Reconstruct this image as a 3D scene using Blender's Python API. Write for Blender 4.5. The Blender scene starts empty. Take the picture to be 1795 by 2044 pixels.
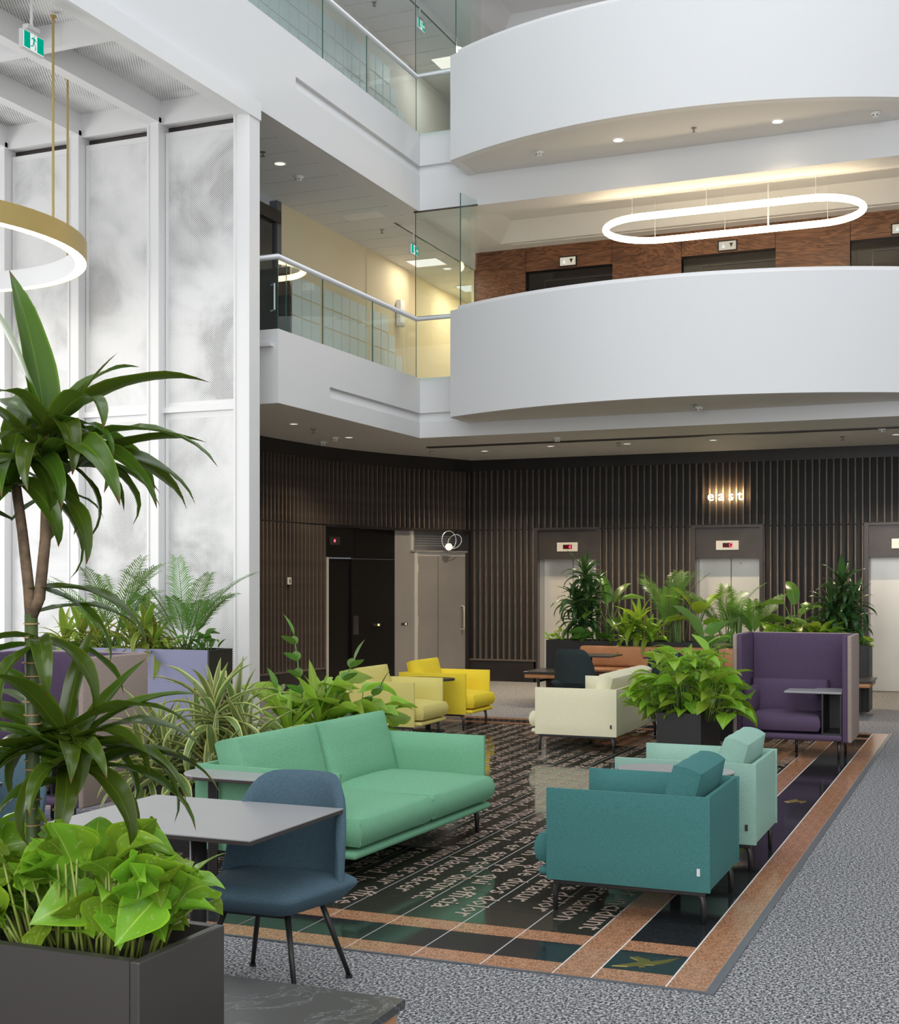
import bpy, bmesh, math, random
from mathutils import Vector, Matrix, Euler
random.seed(7)
PI = math.pi
scene = bpy.context.scene
COL = scene.collection

# ------------------------------------------------------------------ camera
cam_data = bpy.data.cameras.new('camera')
cam_data.sensor_fit = 'HORIZONTAL'
cam_data.sensor_width = 36.0
cam_data.lens = 36.0 * 2618.0 / 1795.0
cam_data.shift_x = 0.0
cam_data.shift_y = (1161.0 - 1022.0) / 1795.0
cam_data.clip_end = 200
cam = bpy.data.objects.new('camera', cam_data)
COL.objects.link(cam)
cam.location = (0, 0, 1.65)
cam.rotation_euler = (PI / 2, 0, math.radians(22.68))
scene.camera = cam

# ------------------------------------------------------------------ world, daylight, exposure
world = bpy.data.worlds.new('world')
scene.world = world
world.use_nodes = True
world.node_tree.nodes['Background'].inputs[0].default_value = (0.82, 0.90, 1.0, 1)
world.node_tree.nodes['Background'].inputs[1].default_value = 0.35

def area_light(name, loc, rot, sx, sy, power, color):
    d = bpy.data.lights.new(name, 'AREA')
    d.shape = 'RECTANGLE'; d.size = sx; d.size_y = sy; d.energy = power; d.color = color
    o = bpy.data.objects.new(name, d); COL.objects.link(o)
    o.location = loc; o.rotation_euler = rot
    return o
# the glazed atrium roof, the tall daylit facade beside the perforated pavilion and an added fill light behind the viewer
area_light('skylight', (-1.5, 6.5, 13.6), (0, 0, 0), 11.0, 18.0, 1060, (0.93, 0.965, 1.0))
area_light('facade_daylight', (-13.6, 6.8, 2.4), (0, -PI / 2, 0), 4.4, 9.0, 560, (1.0, 0.985, 0.96))
area_light('rear_fill_light', (0.5, -5.86, 5.4), (PI / 2, 0, 0), 10.0, 8.0, 1220, (0.97, 0.985, 1.0))

vs = scene.view_settings
vs.view_transform = 'Standard'
vs.look = 'None'
vs.gamma = 1.0
vs.use_curve_mapping = False
vs.exposure = 0.0
scene.cycles.max_bounces = 7
scene.cycles.glossy_bounces = 3
scene.cycles.adaptive_threshold = 0.03

# ------------------------------------------------------------------ node helpers and materials
def new_mat(name):
    m = bpy.data.materials.new(name); m.use_nodes = True
    nt = m.node_tree
    b = nt.nodes['Principled BSDF']
    return m, nt, b
def setp(b, **k):
    for key, v in k.items():
        key = key.replace('_', ' ')
        if key in b.inputs: b.inputs[key].default_value = v
def c4(c): return (c[0], c[1], c[2], 1.0)
def srgb(r, g, b):
    f = lambda v: ((v / 255.0) / 12.92 if v / 255.0 <= 0.04045 else ((v / 255.0 + 0.055) / 1.055) ** 2.4)
    return (f(r), f(g), f(b))
def node(nt, t, **k):
    n = nt.nodes.new(t)
    for a, v in k.items(): setattr(n, a, v)
    return n
def math_n(nt, op, a, b=None):
    n = nt.nodes.new('ShaderNodeMath'); n.operation = op
    for i, v in enumerate((a, b)):
        if v is None: continue
        if isinstance(v, (int, float)): n.inputs[i].default_value = v
        else: nt.links.new(v, n.inputs[i])
    return n.outputs[0]
def ramp(nt, fac, stops, interp='LINEAR'):
    r = nt.nodes.new('ShaderNodeValToRGB'); r.color_ramp.interpolation = interp
    while len(r.color_ramp.elements) < len(stops): r.color_ramp.elements.new(0.5)
    for e, (p, c) in zip(r.color_ramp.elements, stops):
        e.position = p; e.color = c4(c)
    nt.links.new(fac, r.inputs[0])
    return r.outputs[0]
def tex_noise(nt, scale, detail=2, vec=None, rough=0.5, dist=0.0):
    n = nt.nodes.new('ShaderNodeTexNoise'); n.inputs['Scale'].default_value = scale
    n.inputs['Detail'].default_value = detail; n.inputs['Roughness'].default_value = rough
    n.inputs['Distortion'].default_value = dist
    if vec is not None: nt.links.new(vec, n.inputs['Vector'])
    return n.outputs[0]
def coords(nt, kind='Object'):
    return nt.nodes.new('ShaderNodeTexCoord').outputs[kind]
def mapping(nt, vec, scale=(1, 1, 1), rot=(0, 0, 0)):
    m = nt.nodes.new('ShaderNodeMapping'); nt.links.new(vec, m.inputs['Vector'])
    m.inputs['Scale'].default_value = scale; m.inputs['Rotation'].default_value = rot
    return m.outputs[0]
def bump(nt, b, height, strength=0.3, dist=0.002):
    n = nt.nodes.new('ShaderNodeBump'); n.inputs['Strength'].default_value = strength
    n.inputs['Distance'].default_value = dist
    nt.links.new(height, n.inputs['Height']); nt.links.new(n.outputs[0], b.inputs['Normal'])

def mat_plain(name, col, rough=0.5, metal=0.0, spec=0.5, var=0.0, scale=6.0):
    m, nt, b = new_mat(name)
    setp(b, Base_Color=c4(col), Roughness=rough, Metallic=metal)
    b.inputs['Specular IOR Level'].default_value = spec
    if var > 0:
        n = tex_noise(nt, scale, 3, coords(nt))
        lo = tuple(max(0, v * (1 - var)) for v in col); hi = tuple(min(1, v * (1 + var)) for v in col)
        nt.links.new(ramp(nt, n, [(0.3, lo), (0.7, hi)]), b.inputs['Base Color'])
    return m
def mat_fabric(name, col, var=0.12, weave=420.0, rough=0.92, sheen=0.08):
    m, nt, b = new_mat(name)
    co = coords(nt)
    n1 = tex_noise(nt, weave, 2, mapping(nt, co, (1, 1, 0.35)))
    n2 = tex_noise(nt, weave, 2, mapping(nt, co, (0.3, 0.3, 1.2)))
    s = math_n(nt, 'MULTIPLY', math_n(nt, 'ADD', n1, n2), 0.5)
    lo = tuple(v * (1 - var * 1.4) for v in col); hi = tuple(min(1, v * (1 + var)) for v in col)
    nt.links.new(ramp(nt, s, [(0.38, lo), (0.62, hi)]), b.inputs['Base Color'])
    setp(b, Roughness=rough)
    b.inputs['Specular IOR Level'].default_value = 0.2
    b.inputs['Sheen Weight'].default_value = sheen
    b.inputs['Sheen Tint'].default_value = c4(tuple(min(1, v * 1.3 + .05) for v in col))
    bump(nt, b, s, 0.25, 0.0015)
    return m
def mat_emit(name, col, strength):
    m = bpy.data.materials.new(name); m.use_nodes = True
    nt = m.node_tree; nt.nodes.clear()
    e = nt.nodes.new('ShaderNodeEmission'); e.inputs[0].default_value = c4(col); e.inputs[1].default_value = strength
    o = nt.nodes.new('ShaderNodeOutputMaterial'); nt.links.new(e.outputs[0], o.inputs[0])
    return m
def mat_speckle(name, cols, scale, rough=0.12, spec=0.5):
    m, nt, b = new_mat(name)
    co = coords(nt)
    n = tex_noise(nt, scale, 3, co, 0.75)
    nt.links.new(ramp(nt, n, cols), b.inputs['Base Color'])
    setp(b, Roughness=rough); b.inputs['Specular IOR Level'].default_value = spec
    return m
def mat_carpet():
    m, nt, b = new_mat('carpet')
    co = coords(nt)
    n = tex_noise(nt, 58, 2, mapping(nt, co, (1, 2.1, 1), (0, 0, 0.5)), 0.7)
    n2 = tex_noise(nt, 52, 2, mapping(nt, co, (2.1, 1, 1), (0, 0, -0.4)), 0.7)
    s = math_n(nt, 'MULTIPLY', math_n(nt, 'ADD', n, n2), 0.5)
    nt.links.new(ramp(nt, s, [(0.41, (0.022, 0.023, 0.028)), (0.49, (0.135, 0.135, 0.141)), (0.59, (0.55, 0.545, 0.545))]), b.inputs['Base Color'])
    setp(b, Roughness=0.95); b.inputs['Specular IOR Level'].default_value = 0.15
    bump(nt, b, s, 0.6, 0.006)
    return m
def mat_perforated(name, pitch, slot, seed, base=(0.80, 0.80, 0.80), axis='XZ', lo=0.13, hi=0.37):
    """white sheet metal with staggered round holes whose size follows a blotchy picture"""
    m, nt, b = new_mat(name)
    co = coords(nt)
    sep = nt.nodes.new('ShaderNodeSeparateXYZ'); nt.links.new(co, sep.inputs[0])
    a = sep.outputs[0]; c = sep.outputs[2] if axis == 'XZ' else sep.outputs[1]
    u = math_n(nt, 'MULTIPLY', math_n(nt, 'ADD', a, math_n(nt, 'MULTIPLY', c, slot)), 1.0 / pitch)
    v = math_n(nt, 'MULTIPLY', math_n(nt, 'SUBTRACT', a, math_n(nt, 'MULTIPLY', c, slot)), 1.0 / pitch)
    fu = math_n(nt, 'SUBTRACT', math_n(nt, 'FRACT', u), 0.5); fv = math_n(nt, 'SUBTRACT', math_n(nt, 'FRACT', v), 0.5)
    d = math_n(nt, 'SQRT', math_n(nt, 'ADD', math_n(nt, 'MULTIPLY', fu, fu), math_n(nt, 'MULTIPLY', fv, fv)))
    mp = nt.nodes.new('ShaderNodeMapping'); nt.links.new(co, mp.inputs[0]); mp.inputs['Location'].default_value = (seed, seed * 1.7, seed * 0.6)
    big = tex_noise(nt, 1.1, 3, mp.outputs[0], 0.6, 0.8)
    mr = nt.nodes.new('ShaderNodeMapRange'); nt.links.new(big, mr.inputs[0])
    mr.inputs[1].default_value = 0.40; mr.inputs[2].default_value = 0.66; mr.inputs[3].default_value = lo; mr.inputs[4].default_value = hi
    hole = math_n(nt, 'LESS_THAN', d, mr.outputs[0])
    mix = nt.nodes.new('ShaderNodeMix'); mix.data_type = 'RGBA'
    nt.links.new(hole, mix.inputs[0]); mix.inputs[6].default_value = c4(base)
    mix.inputs[7].default_value = (0.085, 0.085, 0.09, 1)
    nt.links.new(mix.outputs[2], b.inputs['Base Color'])
    setp(b, Roughness=0.5)
    return m
def mat_wood(name, dark, mid, light, scale=1.0, rough=0.45, axis_scale=(1.2, 6, 9)):
    m, nt, b = new_mat(name)
    co = mapping(nt, coords(nt), axis_scale)
    n = tex_noise(nt, 0.9 * scale, 3, co, 0.55, 1.8)
    n3 = tex_noise(nt, 5.0 * scale, 4, co, 0.6, 0.4)
    bands = math_n(nt, 'ABSOLUTE', math_n(nt, 'SUBTRACT', math_n(nt, 'FRACT', math_n(nt, 'MULTIPLY', n, 11.0)), 0.5))
    s = math_n(nt, 'ADD', math_n(nt, 'MULTIPLY', bands, 0.75), math_n(nt, 'MULTIPLY', n3, 0.55))
    nt.links.new(ramp(nt, s, [(0.2, dark), (0.45, mid), (0.75, light)]), b.inputs['Base Color'])
    setp(b, Roughness=rough)
    return m
def mat_marble(name):
    m, nt, b = new_mat(name)
    co = coords(nt)
    n = tex_noise(nt, 3.2, 6, co, 0.62, 1.6)
    veins = math_n(nt, 'ABSOLUTE', math_n(nt, 'SUBTRACT', n, 0.52))
    col = ramp(nt, veins, [(0.0, (0.17, 0.175, 0.18)), (0.005, (0.06, 0.063, 0.064)), (0.02, (0.036, 0.039, 0.040))])
    nt.links.new(col, b.inputs['Base Color']); setp(b, Roughness=0.22)
    return m
def mat_glass(name, tint, rough=0.0, gloss=1.0):
    """thin architectural glass: tinted transparency with a fresnel reflection"""
    m = bpy.data.materials.new(name); m.use_nodes = True
    nt = m.node_tree; nt.nodes.clear()
    tr = nt.nodes.new('ShaderNodeBsdfTransparent'); tr.inputs[0].default_value = c4(tint)
    gl = nt.nodes.new('ShaderNodeBsdfGlossy'); gl.inputs['Roughness'].default_value = rough; gl.inputs[0].default_value = (1, 1, 1, 1)
    lw = nt.nodes.new('ShaderNodeLayerWeight'); lw.inputs[0].default_value = 0.5
    f = math_n(nt, 'ADD', math_n(nt, 'MULTIPLY', math_n(nt, 'POWER', lw.outputs['Facing'], 5.0), 0.9 * gloss), 0.035 * gloss)
    mx = nt.nodes.new('ShaderNodeMixShader'); nt.links.new(f, mx.inputs[0]); nt.links.new(tr.outputs[0], mx.inputs[1]); nt.links.new(gl.outputs[0], mx.inputs[2])
    o = nt.nodes.new('ShaderNodeOutputMaterial'); nt.links.new(mx.outputs[0], o.inputs[0])
    return m
def mat_leaf(name, base, mid, edge, edge_w=0.12, stripes=0.0, rough=0.33, trans=0.3, blotch=None, tip=None):
    """leaf with midrib, margin and optional blotches; u across the blade, v along it"""
    m, nt, b = new_mat(name)
    uv = nt.nodes.new('ShaderNodeUVMap'); uv.uv_map = 'uv'
    sep = nt.nodes.new('ShaderNodeSeparateXYZ'); nt.links.new(uv.outputs[0], sep.inputs[0])
    x = math_n(nt, 'ABSOLUTE', math_n(nt, 'SUBTRACT', sep.outputs[0], 0.5))      # 0 midrib .. 0.5 margin
    stops = [(0.0, mid), (0.010, mid), (0.026, base), (max(0.07, 0.5 - edge_w - 0.02), base), (0.5 - edge_w + 0.02, edge)]
    col = ramp(nt, x, stops)
    obj = nt.nodes.new('ShaderNodeObjectInfo')
    var = nt.nodes.new('ShaderNodeHueSaturation'); nt.links.new(col, var.inputs['Color'])
    nt.links.new(math_n(nt, 'ADD', math_n(nt, 'MULTIPLY', obj.outputs['Random'], 0.035), 0.475), var.inputs['Hue'])
    nt.links.new(math_n(nt, 'ADD', math_n(nt, 'MULTIPLY', obj.outputs['Random'], 0.55), 0.72), var.inputs['Value'])
    out = var.outputs[0]
    n = tex_noise(nt, 1.0, 3, mapping(nt, uv.outputs[0], (26, 1.6, 1)))
    if stripes > 0:
        mx = nt.nodes.new('ShaderNodeMix'); mx.data_type = 'RGBA'
        nt.links.new(math_n(nt, 'MULTIPLY', math_n(nt, 'GREATER_THAN', n, 0.55), stripes), mx.inputs[0])
        nt.links.new(out, mx.inputs[6]); mx.inputs[7].default_value = c4(edge); out = mx.outputs[2]
    if blotch is not None:
        n2 = tex_noise(nt, 1.0, 4, mapping(nt, uv.outputs[0], (7, 5, 1)), 0.7)
        mx = nt.nodes.new('ShaderNodeMix'); mx.data_type = 'RGBA'
        nt.links.new(ramp(nt, n2, [(0.56, (0, 0, 0)), (0.66, (1, 1, 1))]), mx.inputs[0])
        nt.links.new(out, mx.inputs[6]); mx.inputs[7].default_value = c4(blotch); out = mx.outputs[2]
    if tip is not None:
        mx = nt.nodes.new('ShaderNodeMix'); mx.data_type = 'RGBA'
        nt.links.new(ramp(nt, sep.outputs[1], [(0.93, (0, 0, 0)), (0.97, (1, 1, 1))]), mx.inputs[0])
        nt.links.new(out, mx.inputs[6]); mx.inputs[7].default_value = c4(tip); out = mx.outputs[2]
    nt.links.new(out, b.inputs['Base Color']); setp(b, Roughness=rough)
    bump(nt, b, n, 0.12, 0.002)
    tl = nt.nodes.new('ShaderNodeBsdfTranslucent'); nt.links.new(out, tl.inputs[0])
    mx = nt.nodes.new('ShaderNodeMixShader'); mx.inputs[0].default_value = trans
    nt.links.new(b.outputs[0], mx.inputs[1]); nt.links.new(tl.outputs[0], mx.inputs[2])
    nt.links.new(mx.outputs[0], nt.nodes['Material Output'].inputs[0])
    return m

M = {}
M['carpet'] = mat_carpet()
M['white'] = mat_plain('white_paint', (0.745, 0.75, 0.755), 0.55)
M['white_metal'] = mat_plain('white_metal', (0.80, 0.80, 0.80), 0.4)
M['soffit'] = mat_plain('soffit_paint', (0.70, 0.69, 0.675), 0.7)
M['corridor_white'] = mat_plain('corridor_white', (0.70, 0.69, 0.64), 0.7)
M['cream'] = mat_plain('cream_wall', (0.74, 0.66, 0.47), 0.7)
M['tile_ceiling'] = mat_plain('ceiling_tile', (0.70, 0.70, 0.68), 0.9, var=0.04, scale=60)
M['grid'] = mat_plain('ceiling_joint', (0.33, 0.33, 0.32), 0.8)
M['granite_black'] = mat_speckle('granite_black', [(0.35, (0.008, 0.0085, 0.0095)), (0.55, (0.022, 0.023, 0.025)), (0.72, (0.10, 0.10, 0.11))], 190, 0.09)
M['granite_olive'] = mat_speckle('granite_olive', [(0.35, (0.018, 0.018, 0.014)), (0.55, (0.040, 0.039, 0.030)), (0.72, (0.11, 0.105, 0.085))], 190, 0.07)
M['granite_orange'] = mat_speckle('granite_orange', [(0.33, (0.06, 0.035, 0.025)), (0.45, (0.36, 0.165, 0.085)), (0.58, (0.52, 0.27, 0.15)), (0.72, (0.62, 0.42, 0.30))], 120, 0.14)
M['grout'] = mat_plain('grout', (0.85, 0.83, 0.80), 0.7)
M['letters'] = mat_plain('letter_stone', (0.44, 0.33, 0.27), 0.35, var=0.15, scale=80)
M['brass'] = mat_plain('brass_inlay', (0.58, 0.43, 0.12), 0.35, 1.0)
M['gold'] = mat_plain('gold_paint', (0.50, 0.37, 0.13), 0.45, 0.35)
M['steel_trim'] = mat_plain('steel_trim', (0.17, 0.18, 0.20), 0.4, 0.5)
M['slat'] = mat_plain('dark_slat', (0.105, 0.082, 0.066), 0.42, var=0.2, scale=9)
M['slat_back'] = mat_plain('slat_backing', (0.012, 0.011, 0.011), 0.6)
M['dark_panel'] = mat_plain('dark_panel', (0.024, 0.021, 0.020), 0.34, 0.2, var=0.2, scale=2)
M['black_door'] = mat_plain('black_door', (0.010, 0.0095, 0.009), 0.25, 0.3)
M['bronze'] = mat_plain('dark_bronze', (0.085, 0.076, 0.072), 0.38, 0.75, var=0.12, scale=3)
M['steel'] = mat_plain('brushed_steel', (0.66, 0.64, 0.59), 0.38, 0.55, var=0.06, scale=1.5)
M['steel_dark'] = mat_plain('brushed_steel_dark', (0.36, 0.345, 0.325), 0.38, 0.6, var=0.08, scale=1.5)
M['plate'] = mat_plain('display_plate', (0.72, 0.68, 0.60), 0.4, 0.5)
M['black'] = mat_plain('black_plastic', (0.01, 0.01, 0.01), 0.4)
M['red_led'] = mat_emit('red_led', (1.0, 0.05, 0.08), 4.0)
M['red_screen'] = mat_plain('red_screen', (0.06, 0.004, 0.006), 0.2)
M['oak'] = mat_wood('stained_oak', (0.065, 0.025, 0.012), (0.165, 0.070, 0.032), (0.27, 0.125, 0.06), 1.0, 0.42, (0.55, 5, 3.2))
M['lift_glass'] = mat_plain('lift_black_glass', (0.012, 0.010, 0.010), 0.06, 0.0, 0.8)
M['glass'] = mat_glass('clear_green_glass', (0.925, 0.965, 0.95))
M['glass_edge'] = mat_plain('glass_edge', (0.035, 0.11, 0.09), 0.15)
M['frost'] = mat_plain('frosted_film', (0.66, 0.76, 0.78), 0.5)
M['rail'] = mat_plain('rail_silver', (0.74, 0.75, 0.77), 0.32, 0.3)
M['dark_glass'] = mat_plain('dark_glass', (0.030, 0.030, 0.029), 0.10, 0.0, 0.7)
M['lamp_warm'] = mat_emit('lamp_warm', (1.0, 0.80, 0.52), 14.0)
M['lamp_ring'] = mat_emit('lamp_ring', (1.0, 0.87, 0.68), 7.0)
M['lamp_spot'] = mat_emit('lamp_spot', (1.0, 0.86, 0.62), 40.0)
M['lamp_dim'] = mat_emit('lamp_dim', (1.0, 0.93, 0.82), 1.1)
M['east'] = mat_emit('sign_glow', (1.0, 0.82, 0.56), 13.0)
M['exit_green'] = mat_emit('exit_green', (0.0, 0.42, 0.27), 0.9)
M['exit_white'] = mat_emit('exit_white', (0.92, 1.0, 0.97), 0.85)
M['sign_side'] = mat_plain('sign_body', (0.62, 0.63, 0.62), 0.4)
M['detector'] = mat_plain('detector_plastic', (0.78, 0.77, 0.74), 0.5)
M['chrome'] = mat_plain('sprinkler_metal', (0.30, 0.29, 0.28), 0.3, 0.9)
M['leg'] = mat_plain('dark_leg_metal', (0.045, 0.043, 0.042), 0.38, 0.6)
M['leg_grey'] = mat_plain('grey_leg_metal', (0.085, 0.085, 0.095), 0.35, 0.7)
M['planter'] = mat_plain('planter_charcoal', (0.026, 0.025, 0.025), 0.42, 0.2)
M['planter_fg'] = mat_plain('planter_brown_black', (0.058, 0.052, 0.048), 0.36, 0.1)
M['planter_reflection'] = mat_plain('planter_reflection', (0.23, 0.235, 0.37), 0.4)  # lilac reflection on a dark planter front, put into its colour
M['soil'] = mat_plain('soil', (0.022, 0.014, 0.009), 0.95, var=0.6, scale=90)
M['leather'] = mat_plain('tan_leather', (0.50, 0.235, 0.105), 0.45, var=0.12, scale=5)
M['marble'] = mat_marble('dark_marble')
M['slate_top'] = mat_plain('slate_slab', (0.035, 0.034, 0.035), 0.3)
M['table_top'] = mat_plain('grey_laminate', (0.33, 0.325, 0.325), 0.33)
M['table_edge'] = mat_plain('dark_edge', (0.05, 0.042, 0.038), 0.5)
M['green'] = mat_fabric('green_fabric', srgb(116, 170, 136))
M['yellow_pale'] = mat_fabric('pale_yellow_fabric', srgb(214, 202, 122), 0.10)
M['yellow'] = mat_fabric('yellow_fabric', srgb(238, 212, 62), 0.08)
M['cream_fabric'] = mat_fabric('cream_fabric', srgb(226, 221, 190), 0.08)
M['teal'] = mat_fabric('teal_fabric', srgb(66, 116, 114), 0.15)
M['aqua'] = mat_fabric('aqua_fabric', srgb(144, 179, 164), 0.12)
M['purple'] = mat_fabric('purple_fabric', srgb(90, 74, 98), 0.14)
M['taupe'] = mat_fabric('taupe_fabric', srgb(158, 142, 134), 0.16)
M['navy'] = mat_fabric('blue_grey_fabric', srgb(76, 98, 110), 0.17)
M['charcoal'] = mat_fabric('charcoal_teal_fabric', srgb(52, 64, 66), 0.2)
M['tag'] = mat_plain('care_tag', (0.6, 0.62, 0.62), 0.6)
M['tag_dark'] = mat_plain('dark_tag', (0.03, 0.02, 0.03), 0.6)
M['paper'] = mat_plain('notice_paper', (0.75, 0.72, 0.66), 0.7)
# leaves
M['leaf_dark'] = mat_leaf('leaf_dark', (0.040, 0.105, 0.030), (0.07, 0.16, 0.04), (0.055, 0.13, 0.03), 0.06, rough=0.25, trans=0.22)
M['leaf_big'] = mat_leaf('leaf_corn', (0.060, 0.118, 0.012), (0.115, 0.20, 0.016), (0.10, 0.18, 0.012), 0.05, rough=0.22, trans=0.36, tip=(0.14, 0.07, 0.01))
M['leaf_mid'] = mat_leaf('leaf_mid', (0.105, 0.250, 0.040), (0.22, 0.40, 0.07), (0.13, 0.29, 0.04), 0.05, rough=0.28, trans=0.34)
M['leaf_lime'] = mat_leaf('leaf_lime', (0.27, 0.48, 0.045), (0.38, 0.58, 0.08), (0.32, 0.54, 0.06), 0.08, rough=0.32, trans=0.42)
M['leaf_pothos'] = mat_leaf('leaf_pothos', (0.21, 0.42, 0.030), (0.44, 0.60, 0.09), (0.28, 0.50, 0.03), 0.05, rough=0.22, trans=0.38, blotch=(0.42, 0.56, 0.15))
M['leaf_varieg'] = mat_leaf('leaf_variegated', (0.130, 0.205, 0.065), (0.22, 0.30, 0.11), (0.58, 0.60, 0.20), 0.15, stripes=0.4, rough=0.32, trans=0.32)
M['leaf_sans'] = mat_leaf('leaf_snake', (0.085, 0.185, 0.055), (0.11, 0.23, 0.07), (0.44, 0.48, 0.14), 0.07, rough=0.33, trans=0.15, blotch=(0.22, 0.34, 0.12))
M['leaf_gold'] = mat_leaf('leaf_goldtip', (0.21, 0.38, 0.05), (0.30, 0.46, 0.08), (0.55, 0.48, 0.10), 0.10, stripes=0.25, rough=0.33, trans=0.42)
M['stem_green'] = mat_plain('stem_green', (0.10, 0.19, 0.04), 0.45, var=0.25, scale=30)
M['stem_lime'] = mat_plain('stem_lime', (0.24, 0.30, 0.06), 0.4)
M['cane_ring'] = mat_plain('cane_ring', (0.36, 0.22, 0.09), 0.6)
M['cane'] = mat_plain('cane', (0.060, 0.088, 0.026), 0.5, var=0.3, scale=18)
M['bark'] = mat_plain('bark', (0.13, 0.085, 0.05), 0.85, var=0.4, scale=40)

# ------------------------------------------------------------------ mesh builder
class MB:
    def __init__(s): s.v = []; s.f = []; s.uv = None
    def add(s, vs, fs):
        o = len(s.v); s.v += [tuple(p) for p in vs]; s.f += [tuple(i + o for i in q) for q in fs]; return s
    def box(s, x0, x1, y0, y1, z0, z1):
        return s.add([(x0, y0, z0), (x1, y0, z0), (x1, y1, z0), (x0, y1, z0), (x0, y0, z1), (x1, y0, z1), (x1, y1, z1), (x0, y1, z1)],
                     [(0, 3, 2, 1), (4, 5, 6, 7), (0, 1, 5, 4), (1, 2, 6, 5), (2, 3, 7, 6), (3, 0, 4, 7)])
    def prism(s, poly, z0, z1):
        n = len(poly)
        return s.add([(x, y, z0) for x, y in poly] + [(x, y, z1) for x, y in poly],
                     [tuple(range(n - 1, -1, -1)), tuple(range(n, 2 * n))] + [(i, (i + 1) % n, n + (i + 1) % n, n + i) for i in range(n)])
    def tube(s, pts, r, seg=8, cap=True):
        pts = [Vector(p) for p in pts]; n = len(pts)
        rs = r if isinstance(r, (list, tuple)) else [r] * n
        o = len(s.v); prev = None
        for i, p in enumerate(pts):
            t = (pts[min(i + 1, n - 1)] - pts[max(i - 1, 0)]).normalized()
            if prev is None:
                a = Vector((0, 0, 1)) if abs(t.z) < 0.9 else Vector((1, 0, 0))
                u = t.cross(a).normalized()
            else:
                u = (prev - t * prev.dot(t)).normalized()
            prev = u; w = t.cross(u)
            for k in range(seg):
                a = 2 * PI * k / seg
                s.v.append(tuple(p + (u * math.cos(a) + w * math.sin(a)) * rs[i]))
        for i in range(n - 1):
            for k in range(seg):
                k2 = (k + 1) % seg
                s.f.append((o + i * seg + k, o + (i + 1) * seg + k, o + (i + 1) * seg + k2, o + i * seg + k2))
        if cap:
            s.f.append(tuple(o + k for k in range(seg))); s.f.append(tuple(o + (n - 1) * seg + k for k in range(seg - 1, -1, -1)))
        return s
    def ring(s, path, prof, closed=True):
        """sweep a profile [(out,z)] along a horizontal path of (x,y,nx,ny)"""
        o = len(s.v); n = len(path); m = len(prof)
        for x, y, nx, ny in path:
            for a, z in prof: s.v.append((x + nx * a, y + ny * a, z))
        for i in range(n if closed else n - 1):
            j = (i + 1) % n
            for k in range(m):
                k2 = (k + 1) % m
                s.f.append((o + i * m + k, o + j * m + k, o + j * m + k2, o + i * m + k2))
        if not closed:
            s.f.append(tuple(o + k for k in range(m - 1, -1, -1))); s.f.append(tuple(o + (n - 1) * m + k for k in range(m)))
        return s
    def mesh(s, name, mat, bevel=0.0, seg=2, smooth=False, fix=True):
        me = bpy.data.meshes.new(name); me.from_pydata(s.v, [], s.f)
        if bevel > 0 or fix:
            bm = bmesh.new(); bm.from_mesh(me)
            if fix: bmesh.ops.recalc_face_normals(bm, faces=bm.faces)
            if bevel > 0:
                es = [e for e in bm.edges if len(e.link_faces) == 2 and e.calc_face_angle(0) > 0.5]
                bmesh.ops.bevel(bm, geom=es, offset=bevel, segments=seg, affect='EDGES', profile=0.5, clamp_overlap=True)
            bm.to_mesh(me); bm.free()
        if smooth:
            for p in me.polygons: p.use_smooth = True
        if mat: me.materials.append(mat)
        return me
    def build(s, name, mat, parent=None, bevel=0.0, seg=2, smooth=False, loc=None, rot=None):
        return link(name, s.mesh(name, mat, bevel, seg, smooth), parent, loc, rot)
def link(name, me, parent=None, loc=None, rot=None, scale=None):
    o = bpy.data.objects.new(name, me); COL.objects.link(o)
    if parent: o.parent = parent
    if loc is not None: o.location = loc
    if rot is not None: o.rotation_euler = rot
    if scale is not None: o.scale = scale
    return o
def tag(o, label, cat=None, group=None, kind=None):
    o['label'] = label
    if cat: o['category'] = cat
    if group: o['group'] = group
    if kind: o['kind'] = kind
    return o
def thing(name, label, cat, loc=(0, 0, 0), rz=0.0, group=None, kind=None):
    o = link(name, None, None, loc, (0, 0, rz))
    return tag(o, label, cat, group, kind)
def smooth_angle(o, ang=0.7):
    for p in o.data.polygons: p.use_smooth = True
    bm = bmesh.new(); bm.from_mesh(o.data)
    for e in bm.edges:
        if len(e.link_faces) == 2 and e.calc_face_angle(0) > ang: e.smooth = False
    bm.to_mesh(o.data); bm.free()
    return o
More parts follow.
